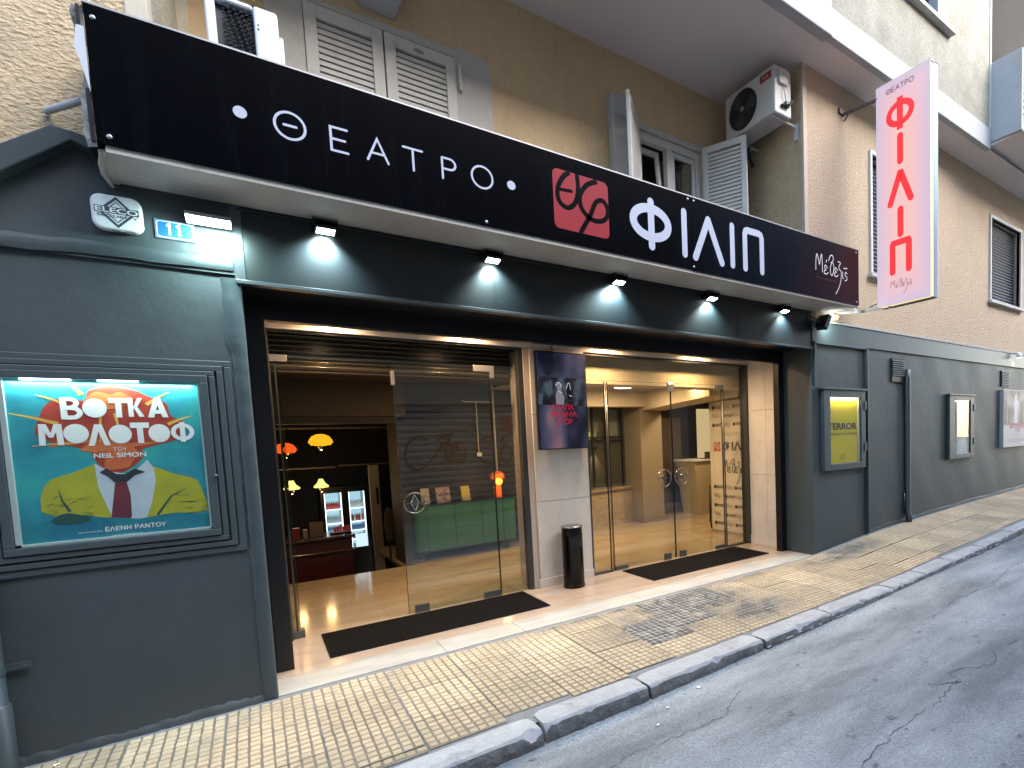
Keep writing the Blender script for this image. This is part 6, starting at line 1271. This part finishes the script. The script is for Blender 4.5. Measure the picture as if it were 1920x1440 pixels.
mb = MB(); mb.lathe([(.0, .385), (.05, .378), (.09, .35), (.105, .30), (.105, .27)], (2.95, 3.66, .786), 24, caps=False); part(mb, "shade", OR, tl, smooth=True)
mb = MB(); mb.lathe([(.001, -.055), (.03, -.047), (.048, -.025), (.055, 0), (.048, .025), (.03, .047), (.001, .055)], (2.93, 3.56, 1.02), 20, caps=False); part(mb, "globe", emis("orange_globe", (1, .30, .03), 1.1), tl, smooth=True)
point("table_lamp_light", (2.90, 3.47, 1.02), 1.6, (1, .55, .2), .05)
def flyer(x, w, h, z, m, lb, tilt=.05):
    t = thing("flyer_holder", lb, "flyers", (x + w/2, 3.56, .786)); mb = MB(); mb.hexa([(x, 3.55, .787), (x+w, 3.55, .787), (x+w, 3.56, .787), (x, 3.56, .787)], [(x, 3.60, .787+h), (x+w, 3.60, .787+h), (x+w, 3.61, .787+h), (x, 3.61, .787+h)]); part(mb, "flyer", m, t)
    mb = MB(); mb.box(x - .005, x+w+.005, 3.53, 3.545, .787, .787 + h*.35); part(mb, "holder", GLASSC, t); return t
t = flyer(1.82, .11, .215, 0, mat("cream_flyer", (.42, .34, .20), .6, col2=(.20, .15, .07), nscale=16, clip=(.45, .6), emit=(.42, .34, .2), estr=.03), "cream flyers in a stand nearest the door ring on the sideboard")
t = flyer(2.02, .19, .215, 0, mat("pink_flyer", (.42, .30, .30), .6, col2=(.10, .05, .06), nscale=18, clip=(.45, .6)), "pinkish flyers in the middle of the sideboard")
t = flyer(2.37, .12, .205, 0, mat("yellow_flyer", (.50, .42, .06), .6), "yellow flyers beside the orange lamp on the sideboard")
mb = MB()
for i in range(3): mb.text("ΜΜΜ", 2.40, 2.46, .88 + i*.03, .90 + i*.03, lambda u, v, d: (u, 3.57 + (v - .787) * .24 - .004, v), 0, bold=.03)
for i in range(2): mb.text("M", 2.40 + i*.045, 2.425 + i*.045, .92, .955, lambda u, v, d: (u, 3.57 + (v - .787) * .24 - .006, v), 0, bold=.03)
part(mb, "flyer_print", BLK, t)
# conduit and switch on the back wall
mb = MB(); mb.tube([(2.60, 3.985, 2.25), (2.63, 3.985, 2.235), (3.05, 3.985, 2.235), (3.06, 3.985, 2.25)], .009, 6); mb.tube([(2.80, 3.985, 2.235), (2.80, 3.985, 1.46)], .010, 6); mb.tube([(3.07, 3.985, 2.6), (3.07, 3.985, .5)], .016, 8); cd_ = mb.obj("wall_conduit", mat("white_conduit", (.42, .40, .36), .4)); tag(cd_, "white surface conduit running down the dark wall behind the sideboard", "conduit")
mb = MB(); mb.box(2.765, 2.84, 3.96, 3.998, 1.40, 1.46); mb.obj("switch", WHITEM, cd_, bevel=.004)
# pendant lamps over the bar
def pendant(x, y, z, r, h, col, s, lb, kind):
    t = thing("pendant_lamp", lb, "lamp", (x, y, z))
    mb = MB()
    if kind == 0: mb.lathe([(.012, h), (r*.35, h*.97), (r*.7, h*.80), (r*.93, h*.48), (r, h*.22), (r*.93, .03), (r*.80, .0)], (x, y, z), 28, caps=False)
    else: mb.lathe([(r*.28, h), (r*.36, h*.8), (r*.55, h*.5), (r*.85, h*.28), (r, h*.15), (r*.92, .0)], (x, y, z), 24, caps=False)
    mb.lathe([(r*.78, .005), (.001, -.005 - h*.1)], (x, y, z), 20, caps=False)
    part(mb, "shade", emis("shade_glow_%s" % lb[:6].strip().replace(' ', '_'), col, s), t, smooth=True)
    mb = MB(); mb.lathe([(r*.28, -.005), (r*.30, -.03), (r*.18, -.06), (r*.10, -.07)], (x, y, z), 14, caps=False); part(mb, "bulb_holder", MATS["chrome"], t, smooth=True)
    mb = MB(); mb.tube([(x, y, z + h), (x, y, 2.1)], .006, 6); part(mb, "cord", BLACK, t)
    point("pendant_light", (x, y, z - .12), .9, (1, .6, .25), .06); return t
pendant(.775, 4.5, 1.655, .150, .155, (1.0, .46, .015), .30, "yellow glowing dome pendant lamp over the bar", 0)
pendant(.36, 4.5, 1.565, .135, .135, (1.0, .12, .012), .26, "orange glowing dome pendant lamp seen through the glass door edge", 0)
pendant(.43, 5.2, 1.03, .105, .13, (1.0, .78, .22), .40, "left small bell-shaped yellow-white pendant beneath the orange lamp", 1)
pendant(.80, 5.2, 1.03, .100, .13, (1.0, .78, .22), .40, "right small bell-shaped yellow-white pendant above the drinks fridges", 1)
# sunken bar: counter, things on it, fridges
bc = thing("bar_counter", "dark red bar counter in the dim room behind the left doorway", "counter", (.6, 4.4, -1.1)); RB = mat("dark_oxblood_panel", (.050, .006, .006), .4)
mb = MB(); mb.box(.02, 1.04, 4.3, 4.8, -1.1, .34); part(mb, "front_panel", RB, bc)
mb = MB(); mb.box(.0, 1.07, 4.24, 4.85, .36, .40); mb.box(.0, 1.07, 4.26, 4.3, .17, .20); part(mb, "counter_top", mat("polished_dark_wood", (.04, .015, .008), .15), bc, bevel=.006)
mb = MB(); mb.box(.56, .72, 4.45, 4.47, .40, .60); tag(mb.obj("menu_card", mat("pale_card", (.22, .17, .12), .7)), "pale upright card on the bar counter", "card")
mb = MB(); mb.box(.33, .44, 4.45, 4.55, .40, .54); tag(mb.obj("sweets_box", mat("small_red_box_print", (.25, .02, .01), .5)), "small red box at the left end of the bar", "box")
mb = MB(); mb.box(.48, .53, 4.45, 4.52, .40, .51); tag(mb.obj("receipt_machine", mat("pale_receipt_top", (.35, .32, .28), .5)), "tiny pale-topped device on the bar beside the red box", "device")
t = thing("crisps_display", "red and black snack display on the bar in front of the fridges", "display", (.93, 4.5, .4))
mb = MB(); mb.box(.80, 1.06, 4.45, 4.6, .28, .42); part(mb, "tray", BLACK, t)
mb = MB()
for i in range(6): mb.box(.84 + i*.035, .868 + i*.035, 4.43, 4.45, .43, .50 + .01*(i % 3))
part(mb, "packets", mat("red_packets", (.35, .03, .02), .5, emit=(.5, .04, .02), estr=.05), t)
can0 = {}
def fridge(x0, w, z0, z1, y, lb, rows, low):
    t = thing("drinks_fridge", lb, "fridge", (x0 + w/2, y + .2, z0 - .4))
    mb = MB(); mb.box(x0 - .05, x0, y, y + .6, -1.1, z1 + .10); mb.box(x0 + w, x0 + w + .05, y, y + .6, -1.1, z1 + .10); mb.box(x0, x0 + w, y, y + .6, z1, z1 + .10); mb.box(x0, x0 + w, y, y + .6, -1.1, z0); part(mb, "cabinet", BLACK, t)
    mb = MB(); mb.quad((x0, y + .45, z0), (x0 + w, y + .45, z0), (x0 + w, y + .45, z1), (x0, y + .45, z1)); mb.quad((x0, y + .05, z0), (x0, y + .45, z0), (x0, y + .45, z1), (x0, y + .05, z1)); mb.quad((x0+w, y + .05, z0), (x0+w, y + .45, z0), (x0+w, y + .45, z1), (x0+w, y + .05, z1)); part(mb, "lit_interior", emis("fridge_glow", (.50, .82, 1.0), .26), t)
    mb = MB(); mb.box(x0, x0 + .012, y + .02, y + .04, z0, z1); mb.box(x0 + w - .012, x0 + w, y + .02, y + .04, z0, z1); part(mb, "led_strip", emis("fridge_led", (.8, .95, 1.0), .9), t)
    n = len(rows)
    for k_, (zf_, c_, hh) in enumerate(rows):
        zb = z0 + (z1 - z0) * zf_
        mb = MB(); mb.box(x0 + .002, x0 + w - .002, y + .03, y + .44, zb - .012, zb); part(mb, "shelf", emis("fridge_shelf", (.75, .92, 1.0), .55), t)
        m_ = 8
        for i in range(m_):
            key = c_ + str(hh)
            colr = {"red": (.45, .02, .03), "white": (.55, .6, .6), "blue": (.08, .14, .30), "amber": (.30, .10, .03), "dark": (.05, .04, .05), "clear": (.30, .42, .50)}[c_ if c_ != "mix" else ("amber", "dark", "white", "red")[i % 4]]
            m2 = mat("drink_%s" % (c_ if c_ != "mix" else ("amber", "dark", "white", "red")[i % 4]), colr, .3)
            kk = (m2.name, hh)
            if kk not in can0:
                mb = MB(); mb.lathe([(.013, 0), (.016, .004), (.016, hh*.62), (.012, hh*.74), (.006, hh*.85), (.006, hh)], (0, 0, 0), 10); o_ = mb.obj("drink_bottle", m2, None, smooth=True); can0[kk] = o_.data
            else: o_ = bpy.data.objects.new("drink_bottle", can0[kk]); COL.objects.link(o_)
            o_.location = (x0 + .02 + (w - .04) * (i + .5) / m_, y + .12, zb)
            cn_ = {"white": "pale", "clear": "clear", "mix": ("amber", "dark", "pale", "red")[i % 4]}.get(c_, c_); tag(o_, "%s drink bottle on the %s shelf of the %s lit fridge" % (cn_, ("topmost", "second", "third", "lowest")[k_], "left" if x0 < 1 else "right"), "bottle", "drinks on the lit fridge shelves")
    mb = MB(); mb.box(x0, x0 + w, y + .004, y + .008, z0, z1); part(mb, "glass_door", GLASSC, t)
    return t
FYY = 5.9
fridge(.885, .245, .16, .885, FYY, "left lit drinks fridge with a row of red bottles behind the bar", [(.62, "red", .13), (.30, "clear", .14), (.12, "blue", .09), (.0, "dark", .08)], 0)
fridge(1.235, .235, -.05, .885, FYY, "right lit drinks fridge reaching lower beside the pale door", [(.70, "white", .14), (.46, "mix", .13), (.30, "blue", .11), (.14, "mix", .09)], 1)
mb = MB(); mb.box(1.29, 1.47, FYY - .02, FYY - .01, -.05, .17); part(mb, "open_lower_panel", emis("fridge_lower", (.62, .80, .95), .30), None)
o_ = bpy.data.objects["open_lower_panel"]; o_.name = "white_panel"; tag(o_, "blank white lit panel at the foot of the right fridge", "panel")
mb = MB(); mb.hexa([(1.0, 5.0, 1.985), (1.85, 5.0, 1.985), (1.85, 5.2, 2.02), (1.0, 5.2, 2.02)], [(1.0, 4.98, 2.02), (1.85, 4.98, 2.02), (1.85, 5.2, 2.09), (1.0, 5.2, 2.09)])
t = thing("indoor_air_conditioner", "pale slatted air conditioner under the ceiling of the bar", "air conditioner", (1.4, 4.0, 2.0))
mb = MB(); mb.hexa([(.95, 3.95, 1.985), (1.58, 3.95, 1.985), (1.56, 3.56, 2.0), (.95, 3.56, 2.0)], [(.95, 3.95, 2.08), (1.58, 3.95, 2.08), (1.58, 3.56, 2.08), (.95, 3.56, 2.08)]); part(mb, "casing", mat("yellowed_plastic", (.36, .31, .25), .5), t)
for i in range(4): mb = MB(); mb.box(.97, 1.55, 3.62 + i*.08, 3.66 + i*.08, 1.965, 1.972); part(mb, "louvre", mat("louvre_white", (.45, .40, .33), .5), t)
cr_ = thing("coat_rack", "dark shape of coats hanging beside the pale door in the bar", "coat rack", (1.60, 4.2, 0))
mb = MB(); mb.tube([(1.50, 4.2, -1.1), (1.50, 4.2, .75)], .012, 8); part(mb, "pole", BLACK, cr_)
mb = MB(); rnd = random.Random(31)
mb.lathe([(.02, .0), (.06, .05), (.075, .25), (.06, .42), (.03, .5)], (1.515, 4.2, .22), 14); part(mb, "coat", mat("dull_brown_cloth", (.05, .035, .025), .9), cr_, smooth=True)
# lobby right: banner, desk, lit panel, ceiling lamp, sconce
bn2 = thing("backdrop_banner", "free-standing white banner patterned with ΦΙΛΙΠ logos behind the right glass doors", "banner", (6.07, 1.9, 0))
PBn = P_left(6.05)
WB = mat("white_banner_cloth", (.60, .53, .44), .7)
mb = MB(); mb.box(6.052, 6.075, 1.24, 2.27, .04, 2.12); part(mb, "cloth", WB, bn2)
mb = MB(); mb.tube([(6.07, 1.24, .02), (6.07, 2.25, .02), (6.07, 2.31, .06), (6.07, 2.33, .14), (6.07, 2.33, .75)], .016, 8); part(mb, "frame_tube", BLACK, bn2, smooth=True)
mb = MB(); mb.box(6.04, 6.10, 1.24, 2.28, .0, .04); part(mb, "foot_rail", mat("foot_rail_grey", (.30, .27, .23), .5), bn2)
BI = mat("banner_black_print", (.008, .007, .010), .6); BRD = mat("banner_red_print", (.38, .03, .025), .6); BGY = mat("banner_grey_script", (.26, .22, .18), .6)
def U(y): return -y
mb = MB(); mb.text("ΦΙΛΙΠ", U(1.985), U(1.36), 1.325, 1.480, PBn, .004, bold=.03); part(mb, "banner_lettering", BI, bn2)
mb = MB(); theatro(mb, U(1.92), 1.57, .042, PBn, .004, .006, gap=.6); part(mb, "banner_lettering", BGY, bn2)
emblem(U(2.175), 1.325, .15, PBn, .004, bn2, BRD, mat("banner_white_strokes", (.60, .53, .46), .6))
part(methexis(U(1.98), .80, .46, .40, PBn, .004, .014), "banner_script", BI, bn2)
mb = MB(); mb2 = MB(); mb3 = MB()
for r_, z in enumerate((2.0, 1.86, 1.72, .72, .57, .42, .27, .13)):
    off = 0 if r_ in (0, 2, 3, 5, 7) else 1
    for c_ in range(3):
        u = U(2.20) + c_ * .46 + (.25 if off else 0)
        if u + .2 < U(1.25): mb.text("ΦΙΛΙΠ", u + .065, u + .215, z, z + .052, PBn, .004, bold=.03); mb2.poly(rrect(u, u + .052, z, z + .052, .008), PBn, .004); mb3.text("ΘΕΑΤΡΟ", u + .07, u + .18, z + .052, z + .058, PBn, .004)
        u2 = U(2.20) + c_ * .46 + (.25 if not off else 0)
        if u2 + .16 < U(1.25):
            q_ = methexis(u2, z - .05, .15, .12, PBn, .004, .005); mb3.add(q_.v, q_.f)
part(mb, "banner_lettering", BI, bn2); part(mb2, "banner_emblems", BI, bn2); part(mb3, "banner_script", BGY, bn2)
dk = thing("reception_desk", "pale tapering reception desk beside the banner", "desk", (7.25, 3.9, 0))
mb = MB(); mb.hexa([(7.16, 3.8, 0), (7.7, 3.8, 0), (7.7, 4.3, 0), (7.16, 4.3, 0)], [(6.98, 3.7, 1.09), (7.8, 3.7, 1.09), (7.8, 4.3, 1.09), (6.98, 4.3, 1.09)]); part(mb, "desk_body", mat("cream_desk_panel", (.45, .38, .26), .5), dk)
mb = MB(); mb.box(6.94, 7.8, 3.66, 4.35, 1.09, 1.125); part(mb, "desk_top", WHITEM, dk, bevel=.003)
mb = MB(); mb.box(7.34, 7.42, 3.72, 3.80, 1.127, 1.27); mb.box(7.28, 7.46, 3.70, 3.86, 1.126, 1.14); tag(mb.obj("card_reader", mat("dark_device", (.05, .05, .055), .4), bevel=.004), "small dark device on the reception desk", "device")
gp = thing("lit_panel", "tall warm glowing panel behind the reception desk", "light", (7.45, 3.95, 1.3)); mb = MB(); mb.box(7.33, 7.65, 3.95, 4.0, 1.14, 2.14); part(mb, "diffuser", emis("warm_panel_glow", (1, .74, .40), .20), gp)
cl_ = thing("ceiling_lamp", "round flush ceiling light in the right lobby", "lamp", (4.87, 2.98, 2.42)); mb = MB(); mb.lathe([(.17, 0), (.17, -.012), (.16, -.018)], (4.87, 2.98, 2.428), 32); part(mb, "rim", WHITEM, cl_)
mb = MB(); mb.lathe([(.155, -.019), (.15, -.026), (.001, -.03)], (4.87, 2.98, 2.428), 32, caps=False); part(mb, "diffuser", emis("ceiling_lamp_glow", (1, .84, .60), 2.2), cl_)
scn = thing("wall_sconce", "slim up and down wall light glowing in the lobby window recess", "lamp", (5.13, 4.52, 1.6)); mb = MB(); mb.tube([(5.22, 4.55, 1.42), (5.22, 4.55, 1.50)], .05, 12); part(mb, "lamp_body", DKALU, scn, smooth=True)
spot("sconce_up", (5.22, 4.52, 1.52), (5.22, 4.60, 2.0), 3.0, 60, (1, .78, .42), .6, .02); spot("sconce_down", (5.22, 4.52, 1.40), (5.22, 4.60, 1.0), 3.0, 60, (1, .78, .42), .6, .02)
# warm downlights: soffit of the entrance; then the lobby lamp and added fill
dl0 = None
DLX = [(.62, .93, 2.698), (1.75, .93, 2.698), (3.35, .93, 2.698), (4.75, .93, 2.698)]
dll = ["recessed warm downlight over the left doormat, at its left end", "recessed warm downlight over the left doormat, at its right end", "recessed warm downlight beside the wall screen", "recessed warm downlight over the right doormat"]
for i, (x, y, z) in enumerate(DLX):
    if dl0 is None:
        dl0 = thing("downlight", dll[0], "lamp", (x, y, z), group="warm downlights in the entrance soffit"); mb = MB(); mb.lathe([(.055, 0), (.055, -.006), (.042, -.006)], (x, y, z), 24, caps=False); part(mb, "rim", WHITEM, dl0)
        mb = MB(); mb.lathe([(.042, -.003), (.001, -.003)], (x, y, z), 20, caps=False); part(mb, "lens", emis("warm_downlight_lens", (1, .72, .38), 6.0), dl0)
    else: copy_tree(dl0, (x, y, z), dll[i])
    spot("downlight_beam", (x, y, z - .02), (x, y + .06, 0), 34, 165, (1, .65, .36), .9, .03)
WARM = (1, .70, .38)
for (x, y, e) in ((4.87, 2.9, 15), (6.6, 2.9, 12), (3.7, 2.6, 6), (5.45, 1.95, 3.5), (2.3, 2.5, 4.0), (.9, 2.0, 2.6)):  # first is the ceiling lamp; the rest are added fill without fixtures
    area("lobby_lamp_and_fill", (x, y, 2.40), (x, y + .01, 0), e, .25, .25, WARM)

# ================================================================ across the street
ob = thing("opposite_building", "building across the street with a graffitied roller shutter, mirrored in the glass doors", "building", (3, -7.5, 0))
OW = mat("opposite_render", (.30, .29, .27), .85, col2=(.24, .23, .22), nscale=2)
mb = holed_wall(-12, 26, -.3, 9.5, [(2.45, 6.35, .05, 2.62), (-4, 1.2, .05, 2.7), (8, 11, .3, 2.6)] + [(x, x + 1.4, 4.2, 6.4) for x in (-9, -5, -1, 3, 7, 11, 15, 19)], -7.0, .0)
part(mb, "facade_wall", OW, ob)
mb = MB(); mb.box(-12, 26, -7.35, -7.25, -.3, 9.5); mb.box(-12, 26, -12, -7.0, 9.5, 9.7); part(mb, "inner_wall", mat("dim_interior", (.03, .03, .035), .8), ob)
mb = MB(); n = 16
mb.quad((2.45, -7.14, .05), (6.35, -7.14, .05), (6.35, -7.14, 2.62), (2.45, -7.14, 2.62))
for i in range(n): z = .05 + i * .16; mb.grid(lambda a, b: (2.45 + 3.9*a, -7.10 - .02*math.sin(math.pi*b) * -1, z + .128*b), 1, 6)
rs = part(mb, "roller_shutter", mat("grey_roller_shutter", (.30, .30, .32), .45, col2=(.24, .24, .26), nscale=3), ob, smooth=True)
PO = lambda u, v, d=0.0: (u, -7.075 + d, v)
# graffiti drawn on the shutter; it is read in the mirror, so it runs the same way as u
mb = MB()
for i, st in enumerate([[(3.45, 1.75), (3.2, 1.85), (2.95, 1.6), (2.95, 1.2), (3.2, 1.05), (3.5, 1.25)], [(3.55, 1.3), (3.75, 1.6), (4.0, 1.8), (3.85, 1.5), (3.95, 1.15)], [(3.6, 1.85), (4.05, 1.9), (3.7, 1.75), (4.15, 1.5)], [(4.2, 1.7), (4.0, 1.35), (4.25, 1.15), (4.35, 1.5)],
                        [(5.0, 1.8), (4.75, 1.7), (4.65, 1.4), (4.8, 1.15), (5.0, 1.1)], [(5.2, 2.0), (5.6, 1.9), (5.3, 1.7), (5.6, 1.4)], [(5.4, 1.6), (5.25, 1.3), (5.45, 1.1), (5.6, 1.4)], [(5.75, 1.7), (5.7, 1.2)]]):
    mb.strip(spline(st, 6), .045, PO, .004 * i)
mb.strip(ell(4.5, 2.0, .12, .12), .03, PO, .05, closed=True)
part(mb, "graffiti", mat("black_spray_paint", (.012, .012, .014), .6), ob)
mb = MB(); mb.strip(spline([(3.75, 1.55), (4.15, 1.6), (3.8, 1.3), (4.2, 1.25)], 6), .05, PO, .06); mb.poly([(5.35, 1.95), (5.6, 1.95), (5.6, 2.3), (5.35, 2.3)], PO, .04); part(mb, "graffiti", mat("red_spray_paint", (.30, .02, .03), .6), ob)
for i, x in enumerate((-9, -5, -1, 3, 7, 11, 15, 19)):
    mb = MB(); mb.box(x, x+1.4, -7.06, -7.03, 4.2, 6.4); wf_ = part(mb, "window", mat("dark_far_glass", (.03, .035, .04), .1), ob); mb = MB(); mb.box(x - .05, x, -7.03, -6.98, 4.2, 6.45); mb.box(x + 1.4, x + 1.45, -7.03, -6.98, 4.2, 6.45); mb.box(x - .05, x + 1.45, -7.03, -6.98, 6.4, 6.48); mb.box(x + .67, x + .73, -7.03, -7.0, 4.2, 6.4); part(mb, "window_frame", WHITEM, wf_)
    if i % 2: mb = MB(); mb.box(x - .6, x + 2.0, -7.0, -6.2, 4.0, 4.15); mb.box(x - .6, x + 2.0, -6.25, -6.2, 4.15, 4.9); part(mb, "balcony", SLAB, ob)
mb = MB(); mb.box(-12, 26, -7.05, -6.35, -.3, .02) ; mb.box(-12, 26, -6.35, -6.2, -.3, .03); mb.obj("opposite_pavement", MORTAR, None, kind="structure")
